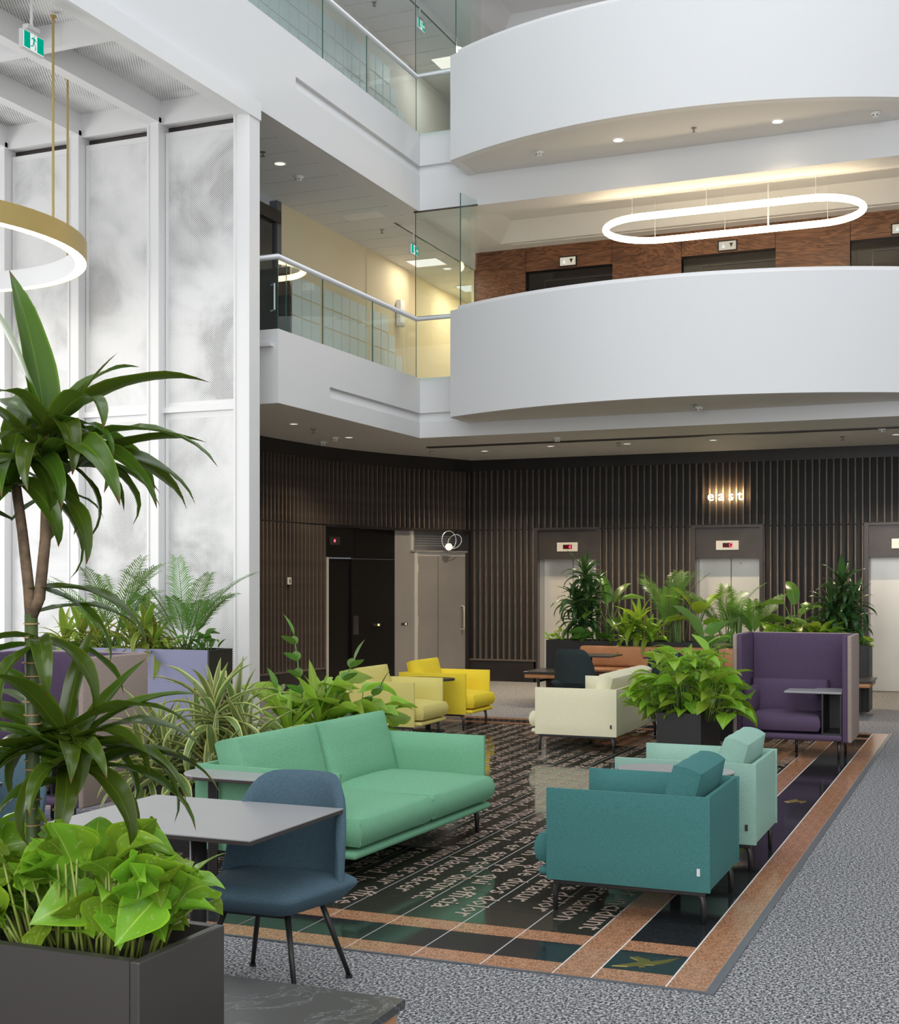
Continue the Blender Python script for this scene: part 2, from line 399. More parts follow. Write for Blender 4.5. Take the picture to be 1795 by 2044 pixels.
def cushion_mesh(name, mat, sx, sy, sz, puff=0.5, n=9, edge=0.35, sag=0.0, wrinkle=0.004, seed=0):
    """pillow of size sx, sy, sz centred on the origin, flat axis z"""
    bm = bmesh.new(); bmesh.ops.create_cube(bm, size=2.0)
    bmesh.ops.subdivide_edges(bm, edges=bm.edges[:], cuts=n, use_grid_fill=True)
    rnd = random.Random(seed)
    ph = [rnd.uniform(0, 6.28) for _ in range(6)]
    for v in bm.verts:
        x, y, z = v.co
        r = 0.94
        f = max(0.0, (1 - abs(x) ** 3.2)) * max(0.0, (1 - abs(y) ** 3.2))
        h = edge + (1 - edge) * f
        # rounded side walls
        bul = 1.0 - (0.06 * abs(z) ** 2)
        cx = x * (bul if abs(x) > 0.9 else 1.0); cy = y * (bul if abs(y) > 0.9 else 1.0)
        w = wrinkle * (math.sin(9 * x + ph[0] + 2 * y) + math.sin(13 * y + ph[1]) * 0.6 + math.sin(17 * (x + y) + ph[2]) * 0.4) * (1 - f * 0.3)
        v.co = (cx * sx / 2, cy * sy / 2, z * sz / 2 * h + w * (1 if z > 0 else 0))
    bmesh.ops.recalc_face_normals(bm, faces=bm.faces)
    for e in bm.edges:
        if len(e.link_faces) == 2 and e.calc_face_angle(0) > 0.7: e.smooth = False
    me = bpy.data.meshes.new(name); bm.to_mesh(me); bm.free()
    for p in me.polygons: p.use_smooth = True
    me.materials.append(mat)
    return me
def text_mesh(name, body, size, mat, align='LEFT', extrude=0.0, spacing=1.0, res=2, offset=0.0):
    cu = bpy.data.curves.new(name, 'FONT'); cu.body = body; cu.size = size; cu.align_x = align
    cu.extrude = extrude; cu.space_character = spacing; cu.resolution_u = res; cu.offset = offset
    t = bpy.data.objects.new(name, cu); COL.objects.link(t)
    dg = bpy.context.evaluated_depsgraph_get()
    me = bpy.data.meshes.new_from_object(t.evaluated_get(dg))
    bpy.data.objects.remove(t); bpy.data.curves.remove(cu)
    me.materials.clear(); me.materials.append(mat)
    return me
def arc(cx, cy, r, a0, a1, n):
    return [(cx + r * math.cos(a0 + (a1 - a0) * i / n), cy + r * math.sin(a0 + (a1 - a0) * i / n)) for i in range(n + 1)]
# ================================================================== STRUCTURE
def S(name, label, cat='structure', loc=(0, 0, 0)):
    return thing(name, label, cat, loc, kind='structure')

# ---- floor: carpet with a polished granite field
floor = MB().box(-14, 7, -6, 26, -0.12, 0).build('floor', M['carpet'])
tag(floor, 'grey flecked carpet floor around the polished granite field', 'floor', kind='structure')
XE = [-1.08, -1.245, -1.56, -1.73] + [-1.73 - 0.327 * i for i in range(1, 15)] + [-6.473, -6.79, -6.955]
YE = [5.25, 5.415, 5.71, 5.875] + [5.875 + 0.3 * i for i in range(1, 29)] + [14.44, 14.74, 14.905]
CT = 'ODO' + 'F' * 14 + 'ODO'
RT = 'ODO' + 'F' * 28 + 'ODO'
MB().box(XE[-1], XE[0], YE[0], YE[-1], 0.0, 0.0012).build('grout_bed', M['grout'], floor)
tiles = []
for i, ct in enumerate(CT):
    for j, rt in enumerate(RT):
        x1, x0, y0, y1 = XE[i] - 0.0042, XE[i + 1] + 0.0042, YE[j] + 0.0021, YE[j + 1] - 0.0021
        if ct == 'O' or rt == 'O': k = 'granite_orange'
        elif ct == 'F' and rt == 'F': k = 'granite_olive'
        else: k = 'granite_black'
        cx, cy = (x0 + x1) / 2, (y0 + y1) / 2
        d = math.hypot(cx, cy)
        hidden = (-4.0 < cx < -3.2 and cy < 8.0) or cx < -4.6
        tiles.append((d + (30 if hidden else 0), x0, x1, y0, y1, k))
tiles.sort()
tile_cache = {}
rest = {}
for n, (d, x0, x1, y0, y1, k) in enumerate(tiles):
    if n < 290:
        key = (round(x1 - x0, 3), round(y1 - y0, 3), k)
        if key not in tile_cache:
            w, h = (x1 - x0) / 2, (y1 - y0) / 2
            tile_cache[key] = MB().box(-w, w, -h, h, -0.002, 0.003).mesh('granite_tile', M[k])
        link('granite_tile', tile_cache[key], floor, ((x0 + x1) / 2, (y0 + y1) / 2, 0.0015))
    else:
        rest.setdefault(k, MB()).box(x0, x1, y0, y1, -0.0005, 0.0045)
for k, mb in rest.items():
    o = mb.build('granite_tile', M[k], floor); o['kind'] = 'stuff'
MB().box(-1.08, -1.043, 5.225, 14.94, 0, 0.007).build('edge_strip', M['steel_trim'], floor)
MB().box(-6.98, -1.043, 5.235, 5.25, 0, 0.006).build('edge_strip', M['steel_trim'], floor)
MB().box(-6.98, -1.043, 14.905, 14.935, 0, 0.006).build('edge_strip', M['steel_trim'], floor)
LOREM = ("Lorem ipsum dolor sit amet, consectetur adipscing elit, sed diam nonnumy eiusmod tempor incidunt ut labore et dolore magna aliquam erat volupat. "
 "Ut enim ad minimim veniami quis nostrud exercitation ullamcorpor suscipit laboris nisl ut aliquip ex ea commodo consequat. Duis autem vel eum irure dolor in "
 "reprehenderit in voluptate velit esse molestaie consequat, vel illum dolore eu fugiat nulla pariatur. At vero eos et accusam et iusto odio dignissim qui blandit "
 "praesent luptatum delenit aigue duos dolor et molestias exceptur sint occaecat cupidat non provident, simil tempor sunt in culpa qui officia deserunt mollit anim id "
 "est laborum et dolor fugai. Et harumd dereud facilis est er expedit distinct. Nam liber tempor cum soluta nobis eligend optio comgue nihil impedit doming id quod "
 "maxim placeat facer possim omnis es voluptas assumenda est, omnis dolor repellend. Temporibud autem quinusd et aur office debit aut tum rerum necessit atib saepe "
 "eveniet ut er repudiand sint et molestia non recusand. Itaque earud rerum hic tenetury sapiente delectus au aut prefer endis dolorib asperiore repellat. Hanc ego cum "
 "tene sentniam, quid est cur verear ne ad eam non possing accomodare nost ros quos tu paulo ante cum memorite it tum etia ergat. Nos amice et nebevol, olestias access "
 "potest fier ad augendas cum conscient to factor tum toen legum odioque civiuda. Et tamen in busdad ne que pecun modut est neque nonor imper ned libiding gen epular "
 "religuard cupiditat, quas nulla praid om umdant. Improb pary minuiti potius inflammad ut coercend magist and et dodecendense videantur. Invitat igitur vera ratio bene "
 "santos ad iustitiam aequitated fidem. Neque hominy infant aut inuiste fact est cond qui neg facile efficerd possit duo contend notiner si effecerit, et opes vel fortunag "
 "vel ingen liberalitat magis em conveniunt, dabut tutungbene volent sib conciliant et, aptissim est ad quiet. ")
words = (LOREM * 3).split()
wi = 0
for r in range(28):
    x = -1.73 - 0.327 * (r // 2) - (0.05 if r % 2 == 0 else 0.213)
    line = ''
    while len(line) < 96 + (r * 7) % 5:
        line += words[wi] + ' '; wi += 1
    me = text_mesh('inlaid_lettering', line.strip(), 0.175, M['letters'], 'LEFT', 0.0, 0.98, 1, offset=0.001)
    xs = [v.co.x for v in me.vertices]; L = max(xs)
    sc = (8.25 - 0.12 * ((r * 5) % 4)) / L
    for v in me.vertices: v.co.x *= sc
    # the line runs from far to near, tops towards the open carpet
    link('inlaid_lettering', me, floor, (x - 0.055, 14.22, 0.0055), (0, 0, -PI / 2))
def flat(name, pts, mat, parent, z0=0.0046, z1=0.0062):
    return MB().prism(pts, z0, z1).build(name, mat, parent)
bird = [(-1.525, 5.452), (-1.46, 5.468), (-1.425, 5.497), (-1.41, 5.475), (-1.39, 5.49), (-1.395, 5.515), (-1.36, 5.53), (-1.31, 5.60), (-1.285, 5.675),
        (-1.34, 5.615), (-1.385, 5.575), (-1.40, 5.60), (-1.455, 5.625), (-1.485, 5.605), (-1.44, 5.57), (-1.435, 5.545), (-1.475, 5.50)]
flat('bird_inlay', bird, M['brass'], floor)
flat('fish_inlay', [(-1.47, 10.02), (-1.44, 10.1), (-1.40, 10.16), (-1.385, 10.1), (-1.36, 10.09), (-1.325, 10.11), (-1.315, 10.06), (-1.335, 10.03), (-1.34, 9.98), (-1.375, 10.05), (-1.43, 9.99)], M['brass'], floor)

# ---- slatted elevator wall (straight) -------------------------------------------------
LIFTS = [(-6.98, -5.92), (-4.39, -3.33), (-1.80, -0.74)]
wb = S('wall_back', 'dark timber slatted wall with three lift openings under the balcony', 'wall')
edges = [-8.14] + [e for l in LIFTS for e in l] + [3.2]
for a, b in zip(edges[0::2], edges[1::2]):
    MB().box(a, b, 20.43, 20.75, 0, 2.5).build('backing_panel', M['slat_back'], wb)
    MB().box(a, b, 20.36, 20.43, 0, 0.34).build('base_panel', M['dark_panel'], wb)
    MB().box(a, b, 20.345, 20.43, 0.34, 0.365).build('base_rail', M['slat'], wb)
MB().box(-8.35, -8.14, 20.30, 20.75, 0, 3.74).build('corner_post', M['dark_panel'], wb)
MB().box(-8.14, 3.2, 20.43, 20.75, 2.5, 3.74).build('backing_panel', M['slat_back'], wb)
MB().box(-8.16, 3.2, 20.35, 20.43, 3.49, 3.72).build('top_band', M['dark_panel'], wb)
s_up = MB().box(-0.0115, 0.0115, -0.035, 0.035, 2.515, 3.49).mesh('slat', M['slat'])
s_lo = MB().box(-0.0115, 0.0115, -0.035, 0.035, 0.365, 2.495).mesh('slat', M['slat'])
x = -8.06
while x < 1.2:
    link('slat', s_up, wb, (x, 20.395, 0))
    if not any(a - 0.03 < x < b + 0.03 for a, b in LIFTS): link('slat', s_lo, wb, (x, 20.395, 0))
    x += 0.1035
digits = ['4', 'G', '2']
for n, (a, b) in enumerate(LIFTS):
    t = S('door_%d' % (n + 1), ['steel lift doors left of the east sign, floor display showing 4', 'steel lift doors below the glowing east sign, display showing G', 'steel lift doors cut off by the right edge of the photo'][n], 'elevator', (a, 20.36, 0))
    w = b - a
    MB().box(-0.03, 0.035, 0, 0.12, 0, 2.53).build('jamb', M['bronze'], t)
    MB().box(w - 0.035, w + 0.03, 0, 0.12, 0, 2.53).build('jamb', M['bronze'], t)
    MB().box(0.035, w - 0.035, 0, 0.12, 2.49, 2.53).build('head', M['bronze'], t)
    MB().box(0.035, w - 0.035, 0.05, 0.12, 2.02, 2.49).build('header_panel', M['bronze'], t)
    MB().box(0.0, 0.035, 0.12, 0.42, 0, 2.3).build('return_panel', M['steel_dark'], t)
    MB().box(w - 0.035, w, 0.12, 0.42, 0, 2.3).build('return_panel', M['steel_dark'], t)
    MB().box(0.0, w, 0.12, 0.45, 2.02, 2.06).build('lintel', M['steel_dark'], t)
    m1 = 0.5 * w
    MB().box(0.035, m1 - 0.006, 0.36, 0.40, 0.005, 2.02).build('door_leaf', M['steel'], t)
    MB().box(m1 + 0.006, w - 0.035, 0.36, 0.40, 0.005, 2.02).build('door_leaf', M['steel'], t)
    MB().box(0.02, w - 0.02, 0.40, 0.44, 0, 2.05).build('shaft_shade', M['black'], t)  # black sheet standing in for the shade of the shaft
    MB().box(m1 + 0.14, m1 + 0.155, 0.352, 0.36, 1.93, 1.945).build('key_hole', M['black'], t)
    dp = MB().box(0.355, 0.705, 0.03, 0.05, 2.14, 2.285).build('display', M['plate'], t, 0.004)
    MB().box(0.46, 0.61, 0.024, 0.03, 2.18, 2.25).build('screen', M['red_screen'], dp)
    link('digit', text_mesh('digit', digits[n], 0.085, M['red_led'], 'LEFT', 0.001), dp, (0.555, 0.0225, 2.185), (PI / 2, 0, 0))
sign = thing('illuminated_sign', 'glowing white lowercase east letters on the dark slatted wall', 'sign', (-4.15, 20.30, 2.905))
xo = 0.0
for ch, adv in zip('east', (0.165, 0.158, 0.142, 0.1)):
    link('letter', text_mesh('letter', ch, 0.215, M['east'], 'LEFT', 0.008, 1.0, 6, offset=0.0), sign, (xo, 0, 0), (PI / 2, 0, 0))
    xo += adv
for x0 in (0.06, 0.40):
    MB().box(x0, x0 + 0.01, 0.012, 0.06, 0.04, 0.05).build('stand_off', M['black'], sign)
sl = bpy.data.lights.new('sign_glow', 'AREA'); sl.shape = 'RECTANGLE'; sl.size = 0.55; sl.size_y = 0.16; sl.energy = 11; sl.color = (1, 0.62, 0.28)
slo = bpy.data.objects.new('sign_glow', sl); COL.objects.link(slo); slo.location = (-3.87, 20.285, 2.99); slo.rotation_euler = (PI / 2, 0, 0)

# ---- curved slatted wall -------------------------------------------------------------
CW = [(-9.62, 12.4), (-9.56, 13.6), (-9.51, 14.8), (-9.47, 15.7), (-9.42, 16.6), (-9.31, 17.5), (-9.08, 18.33), (-8.80, 19.04), (-8.45, 19.70), (-8.14, 20.36)]
def curve_samples(P, step):
    out = []
    for i in range(len(P) - 1):
        p0 = Vector(P[max(i - 1, 0)]); p1 = Vector(P[i]); p2 = Vector(P[i + 1]); p3 = Vector(P[min(i + 2, len(P) - 1)])
        for k in range(40):
            t = k / 40
            out.append(0.5 * ((2 * p1) + (p2 - p0) * t + (2 * p0 - 5 * p1 + 4 * p2 - p3) * t * t + (3 * p1 - p0 - 3 * p2 + p3) * t ** 3))
    out.append(Vector(P[-1]))
    res, acc, last = [], 0.0, out[0]
    nxt = 0.0
    for a, b in zip(out, out[1:]):
        d = (b - a).length
        while nxt <= acc + d:
            f = (nxt - acc) / d if d else 0
            p = a + (b - a) * f; tg = (b - a).normalized()
            res.append((p.x, p.y, tg.x, tg.y)); nxt += step
        acc += d
    return res
cs = curve_samples(CW, 0.0985)
wc = S('wall_curved', 'dark slatted wall curving behind the yellow armchairs', 'wall')
def strip(mb, pts, o0, o1, z0, z1):
    """extruded band following the curve; offsets measured into the room"""
    path = [(x, y, ty, -tx) for x, y, tx, ty in pts]
    mb.ring(path, [(o0, z0), (o1, z0), (o1, z1), (o0, z1)], closed=False)
DOOR_Y = 17.5
lower = [p for p in cs if p[1] < DOOR_Y - 0.02]
mb = MB(); strip(mb, lower, -0.1, -0.03, 0, 2.5); mb.build('backing_panel', M['slat_back'], wc)
mb = MB(); strip(mb, cs, -0.1, -0.03, 2.5, 3.74); mb.build('backing_panel', M['slat_back'], wc)
mb = MB(); strip(mb, cs, -0.03, 0.05, 3.47, 3.73); mb.build('top_band', M['dark_panel'], wc)
mb = MB(); strip(mb, lower, -0.03, 0.04, 0, 0.34); mb.build('base_panel', M['dark_panel'], wc)
mb = MB(); strip(mb, lower, -0.03, 0.055, 0.34, 0.365); mb.build('base_rail', M['slat'], wc)
mb = MB(); strip(mb, [p for p in cs if p[1] > DOOR_Y - 0.1], -0.06, 0.05, 2.47, 2.515); mb.build('door_head', M['dark_panel'], wc)
for x, y, tx, ty in cs:
    if y < 13.2: continue
    a = math.atan2(ty, tx)
    link('slat', s_up, wc, (x, y, 0), (0, 0, a))
    if y < DOOR_Y - 0.04: link('slat', s_lo, wc, (x, y, 0), (0, 0, a))
notice = thing('wall_notice', 'small white notice plate on the curved slatted wall', 'notice', (-9.385, 16.47, 1.66), PI / 2)
MB().box(-0.045, 0.045, -0.02, 0, -0.05, 0.05).build('plate', M['paper'], notice)
MB().box(-0.012, -0.004, -0.024, -0.02, -0.035, 0.03).build('symbol', M['black'], notice)
MB().box(0.006, 0.014, -0.024, -0.02, -0.035, 0.03).build('symbol', M['black'], notice)

def chord(p, q):
    d = Vector((q[0] - p[0], q[1] - p[1])); return d.length, math.atan2(d.y, d.x)
P0, P1, P2 = (-9.36, 17.48), (-8.88, 18.98), (-8.16, 20.33)
L1, A1 = chord(P0, P1)
t = S('door_4', 'matte black lift door and panel in the curved wall', 'elevator', (P0[0], P0[1], 0)); t.rotation_euler = (0, 0, A1)
MB().box(0.0, 0.09, -0.02, 0.05, 0, 2.02).build('steel_jamb', M['steel'], t)
MB().box(0.02, 0.035, -0.024, -0.02, 0, 2.02).build('jamb_groove', M['black'], t)
MB().box(0.10, 0.60, 0.05, 0.09, 0.005, 2.0).build('door_leaf', M['black_door'], t)
MB().box(0.61, L1, 0.0, 0.09, 0, 2.0).build('fixed_panel', M['black_door'], t)
MB().box(0.0, 0.66, 0.0, 0.09, 2.02, 2.5).build('header_panel', M['black_door'], t)
MB().box(0.67, L1, 0.0, 0.09, 2.005, 2.5).build('header_panel', M['black_door'], t)
d = MB().box(0.12, 0.33, -0.02, 0.0, 2.21, 2.33).build('indicator', M['bronze'], t, 0.003)
MB().box(0.20, 0.23, -0.024, -0.02, 2.25, 2.29).build('led', M['red_led'], d)
k = MB().box(0.63, 0.74, -0.012, 0.0, 0.83, 1.12).build('key_plate', M['bronze'], t)
MB().box(0.68, 0.69, -0.016, -0.012, 0.97, 0.985).build('key_hole', M['black'], k)
k = MB().box(1.07, 1.24, -0.015, 0.0, 0.95, 0.99).build('button_plate', M['bronze'], t)
MB().box(1.17, 1.20, -0.02, -0.015, 0.955, 0.985).build('button', mat_emit('amber_led', (1.0, 0.75, 0.2), 3.0), k)
L2, A2 = chord(P1, P2)
t = S('door_5', 'brushed steel service door with a glazed niche above it', 'door', (P1[0], P1[1], 0)); t.rotation_euler = (0, 0, A2)
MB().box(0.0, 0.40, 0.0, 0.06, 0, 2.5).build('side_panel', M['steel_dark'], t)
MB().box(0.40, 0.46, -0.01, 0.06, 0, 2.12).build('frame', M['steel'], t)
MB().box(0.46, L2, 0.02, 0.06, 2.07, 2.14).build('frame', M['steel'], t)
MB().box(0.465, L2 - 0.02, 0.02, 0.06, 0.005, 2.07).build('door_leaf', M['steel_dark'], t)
MB().box(0.90, 0.905, 0.015, 0.02, 0.005, 2.07).build('leaf_joint', M['bronze'], t)
for z in (0.95, 1.80):
    MB().tube([(0.463, 0.0, z), (0.463, 0.0, z + 0.13)], 0.013, 8).build('hinge', M['steel'], t)
MB().tube([(1.40, 0.02, 0.86), (1.40, -0.05, 0.86), (1.40, -0.055, 0.90), (1.40, -0.055, 1.20), (1.40, -0.05, 1.24), (1.40, 0.02, 1.24)], 0.012, 8).build('pull_handle', M['steel'], t)
k = MB().box(0.13, 0.25, -0.012, 0.0, 0.95, 0.99).build('button_plate', M['bronze'], t)
MB().box(0.20, 0.225, -0.016, -0.012, 0.958, 0.982).build('button', M['lamp_dim'], k)
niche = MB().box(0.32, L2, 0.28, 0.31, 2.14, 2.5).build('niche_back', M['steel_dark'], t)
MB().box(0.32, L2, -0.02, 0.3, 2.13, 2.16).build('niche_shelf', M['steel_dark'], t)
MB().box(0.32, 0.36, -0.02, 0.0, 2.16, 2.5).build('niche_frame', M['steel'], t)
for z in (2.24, 2.28, 2.32, 2.36, 2.40):
    MB().box(0.5, L2, 0.26, 0.28, z, z + 0.012).build('blind_slat', M['steel'], t)
ornament = thing('wire_ring_ornament', 'thin wire hoops with a small white globe in the niche over the steel door', 'ornament', (-8.30, 19.84, 2.16), A2)
MB().tube([(0.15 * math.cos(a), 0, 0.17 + 0.15 * math.sin(a)) for a in [2 * PI * i / 28 for i in range(29)]], 0.006, 6).build('hoop', M['rail'], ornament)
MB().tube([(0.12 + 0.14 * math.cos(a), 0.05 * math.sin(a), 0.15 + 0.10 * math.sin(a) + 0.06 * math.cos(a)) for a in [2 * PI * i / 28 for i in range(29)]], 0.006, 6).build('hoop', M['rail'], ornament)
bm = bmesh.new(); bmesh.ops.create_uvsphere(bm, u_segments=16, v_segments=10, radius=0.06)
me = bpy.data.meshes.new('globe'); bm.to_mesh(me); bm.free(); me.materials.append(M['lamp_dim'])
link('globe', me, ornament, (-0.02, -0.02, 0.06))

# ---- balcony slabs with fascias ------------------------------------------------------
def fascia(mb, path, prof, cap0=None):
    """path: (x,y,nx,ny) mitred outward; prof: (offset,z) from top to bottom"""
    o = len(mb.v); m = len(prof)
    for x, y, nx, ny in path:
        for a, z in prof: mb.v.append((x + nx * a, y + ny * a, z))
    for i in range(len(path) - 1):
        for k in range(m - 1):
            mb.f.append((o + i * m + k, o + i * m + k + 1, o + (i + 1) * m + k + 1, o + (i + 1) * m + k))
    if cap0:
        mb.f.append(tuple(o + k for k in cap0))
XF, YF = -7.5, 16.87
def slab(name, label, z0, z1, g1, g0, yg, ystart, endface):
    c = S(name, label, 'balcony')
    mb = MB()
    if endface: p = [(-11.9, ystart, 0, -1), (XF, ystart, 1, -1), (XF, yg, 1, 0)]
    else: p = [(XF, ystart, 1, 0), (XF, yg, 1, 0)]
    fascia(mb, p, [(0, z1), (0, z0)])
    fascia(mb, [(XF, yg, 1, 0), (XF, YF, 1, -1), (4.2, YF, 0, -1)], [(0, z1), (0, g1), (-0.055, g1), (0, g0), (0, z0)], cap0=(1, 2, 3))
    mb.build('fascia', M['white'], c)
    return c
# level 2
c2 = slab('ceiling_ground', 'white balcony edge and soffit of the first upper floor', 3.67, 4.51, 4.02, 3.89, 14.17, 12.93, True)
MB().box(-11.9, XF - 0.06, 12.94, 23.8, 3.75, 4.50).box(XF - 0.06, 4.2, YF + 0.06, 23.8, 3.75, 4.50).build('floor_slab', M['white'], c2)
mb = MB(); mb.prism([(-11.9, 12.934), (XF - 0.004, 12.934), (XF - 0.004, YF + 0.004), (4.2, YF + 0.004), (4.2, 23.8), (-11.9, 23.8)], 3.672, 3.75); mb.build('soffit', M['soffit'], c2)
MB().box(-7.9, 4.0, 18.0, 18.11, 3.655, 3.672).build('ceiling_shade_strip', M['bronze'], c2)  # dark strip on the flat soffit, painting the shade of a groove
MB().box(-7.78, -7.56, 12.86, 12.93, 4.31, 4.345).build('bracket', M['white'], c2)
# level 3
c3 = slab('ceiling_upper', 'tall white balcony edge of the second upper floor', 6.85, 7.95, 7.50, 7.36, 13.33, 2.0, False)
MB().box(-12.6, XF - 0.06, 2.0, 23.8, 7.2, 7.94).box(XF - 0.06, 4.2, YF + 0.06, 23.8, 7.5, 7.94).build('floor_slab', M['white'], c3)
MB().box(XF - 0.28, XF - 0.06, 2.0, YF + 0.4, 6.855, 7.2).box(-7.75, 4.2, YF + 0.06, YF + 0.40, 6.855, 7.5).build('edge_beam', M['white'], c3)
mb = MB().prism([(XF - 0.004, 2.0), (XF - 0.004, YF + 0.004), (4.2, YF + 0.004), (4.2, YF + 0.4), (-7.78, YF + 0.4), (-7.78, 2.0)], 6.851, 6.857); mb.build('beam_soffit', M['soffit'], c3)
def tray_ceiling(par, zc, zt, y1=20.43):
    """plaster ceiling with a long coffer; sloped coffer ends"""
    hx0, hx1, hy0, hy1 = -7.45, 3.0, 18.35, 20.0
    MB().box(-8.07, hx0, YF + 0.4, y1, zc, zc + 0.03).box(hx1, 4.2, YF + 0.4, y1, zc, zc + 0.03).box(hx0, hx1, YF + 0.4, hy0, zc, zc + 0.03).box(hx0, hx1, hy1, y1, zc, zc + 0.03).build('plaster_ceiling', M['white'], par)
    MB().add([(hx0, hy0, zc), (hx0, hy1, zc), (hx0 + 0.28, hy1 - 0.28, zt), (hx0 + 0.28, hy0 + 0.06, zt), (hx1, hy0, zc), (hx1, hy1, zc), (hx1, hy1 - 0.28, zt), (hx1, hy0 + 0.06, zt)],
             [(0, 1, 2, 3), (1, 5, 6, 2), (5, 4, 7, 6), (4, 0, 3, 7), (3, 2, 6, 7)]).build('coffer', M['white'], par)
    MB().box(-7.3, 3.0, 20.10, 20.24, zc - 0.012, zc).build('air_slot', M['soffit'], par)
tray_ceiling(c3, 7.14, 7.42)
def tile_corridor(par, zc, y0, y1, x0=-9.1, x1=-7.78):
    MB().box(x0, x1, y0, y1, zc + 0.012, zc + 0.03).build('ceiling_grid', M['grid'], par)
    me = MB().box(x0, x1, 0.006, 0.50, 0, 0.012).mesh('ceiling_tile', M['tile_ceiling'])
    y = y0
    while y < y1:
        link('ceiling_tile', me, par, (0, y, zc)); y += 0.506
tile_corridor(c3, 6.86, 12.4, 17.0)
tile_corridor(c3, 6.86, 17.0 - (17.0 - 12.4) % 0.506 + 0.506, 23.4, -9.25, -8.07)
MB().box(-8.10, -8.055, 17.25, 20.43, 6.86, 7.17).build('bulkhead', M['white'], c3)
# level 4 underside closes the top of the picture
c4s = S('ceiling_top', 'tiled and coffered ceiling above the second upper floor', 'ceiling')
tile_corridor(c4s, 10.33, 4.0, 17.0)
tile_corridor(c4s, 10.33, 17.15, 23.4, -9.25, -8.07)
MB().box(-8.10, -8.055, 17.25, 20.43, 10.33, 10.5).build('bulkhead', M['white'], c4s)
MB().box(-12.6, XF, 2.0, 23.8, 10.5, 11.4).box(XF, 4.2, YF, 23.8, 10.75, 11.4).box(XF - 0.28, XF, 2.0, YF, 10.31, 10.5).box(XF - .28, 4.2, YF, YF + 0.4, 10.31, 10.75).build('roof_slab', M['white'], c4s)
tray_ceiling(c4s, 10.45, 10.72)

# curved parapets
CX, CY, CR = -3.80, 21.52, 6.10
def parapet(name, label, z0, z1):
    c = S(name, label, 'balcony')
    a0, a1 = -PI + math.acos(2.95 / CR), -math.acos(3.0 / CR)
    out = arc(CX, CY, CR, a0, a1, 40); inn = arc(CX, CY, CR - 0.13, a0, a1, 40)
    MB().prism(out + inn[::-1], z0, z1).build('parapet', M['white'], c)
    inn2 = arc(CX, CY, CR - 0.004, a0, a1, 40)
    MB().prism(inn2 + [(out[-1][0], YF - 0.002), (out[0][0] + 0.0, YF - 0.002)], z0 + 0.003, z0 + 0.05).build('soffit', M['soffit'], c)
    e = MB().box(out[0][0] - 0.02, out[0][0] + 0.11, out[0][1] + 0.05, YF - 0.002, z0 - 0.002, z1 - 0.002).build('end_wall', M['white'], c)
    cap_o = arc(CX, CY, CR - 0.03, a0 + 0.02, a1, 40); cap_i = arc(CX, CY, CR - 0.14, a0 + 0.02, a1, 40)
    MB().prism(cap_o + cap_i[::-1], z1, z1 + 0.05).build('coping', M['white_metal'], c)
    return c
pa2 = parapet('wall_balcony_lower', 'curved white balcony parapet above the lift lobby', 3.85, 5.27)
pa3 = parapet('wall_balcony_upper', 'curved white balcony parapet at the top of the picture with downlights', 7.28, 8.68)

# upper lobby wood walls
def wood_wall(name, label, z0, z1, zh, lifts):
    w = S(name, label, 'wall')
    xs = [-8.07, -7.17, -5.70, -4.58, -3.13, -2.03, -0.58, 1.0]
    for i, (a, b) in enumerate(zip(xs, xs[1:])):
        lift = i % 2 == 1
        MB().box(a + 0.004, b - 0.004, 20.40, 20.44, zh if (lift and lifts) else z0, z1).build('wood_panel', M['oak'], w)
        if lift and lifts:
            MB().box(a, b, 20.50, 20.54, z0, zh + 0.02).build('lift_door', M['lift_glass'], w)
            MB().box(a, b, 20.44, 20.50, zh, zh + 0.02).build('lift_head', M['black'], w)
            MB().box(a + 0.3, a + 0.32, 20.49, 20.5, z0, zh - 0.16).build('lift_mullion', M['bronze'], w)
            MB().box(a + 0.3, b, 20.485, 20.5, zh - 0.17, zh - 0.15).build('lift_rail', M['bronze'], w)
    MB().box(-8.07, 4.2, 20.45, 20.49, z0, z1).build('wall_core', M['slat_back'], w) if not lifts else None
    MB().box(-8.12, -8.075, 20.38, 23.8, z0, z1).build('return_wall', M['cream'], w)
    MB().box(1.0, 4.2, 20.40, 20.44, z0, z1).build('wood_panel', M['oak'], w)
    return w
wood_wall('wall_lobby_upper', 'stained oak panelled lift wall behind the curved balcony', 4.51, 7.14, 6.75, True)
wood_wall('wall_lobby_top', 'stained oak wall behind the topmost balcony', 7.95, 10.45, 9.6, False)
for n, x in enumerate((-6.435, -3.855, -1.30)):
    t = thing('lift_indicator', ['lit up and down arrow plate over the left upper lift', 'lit up and down arrow plate over the middle upper lift', 'lit arrow plate over the right upper lift at the picture edge'][n], 'sign', (x, 20.39, 6.85), 0, 'arrow plates over the upper lifts')
    MB().box(-0.15, 0.15, -0.012, 0.01, -0.085, 0.085).build('frame', M['black'], t)
    MB().box(-0.13, 0.13, -0.02, -0.012, -0.065, 0.065).build('plate', mat_emit('arrow_plate', (1.0, 0.90, 0.72), 0.6), t)
    MB().add([(-0.09, -0.023, -0.035), (-0.03, -0.023, -0.035), (-0.06, -0.023, 0.035)], [(0, 1, 2)]).build('up_arrow', M['exit_white'], t)
    MB().add([(0.03, -0.023, 0.035), (0.09, -0.023, 0.035), (0.06, -0.023, -0.035)], [(0, 2, 1)]).build('down_arrow', M['bronze'], t)

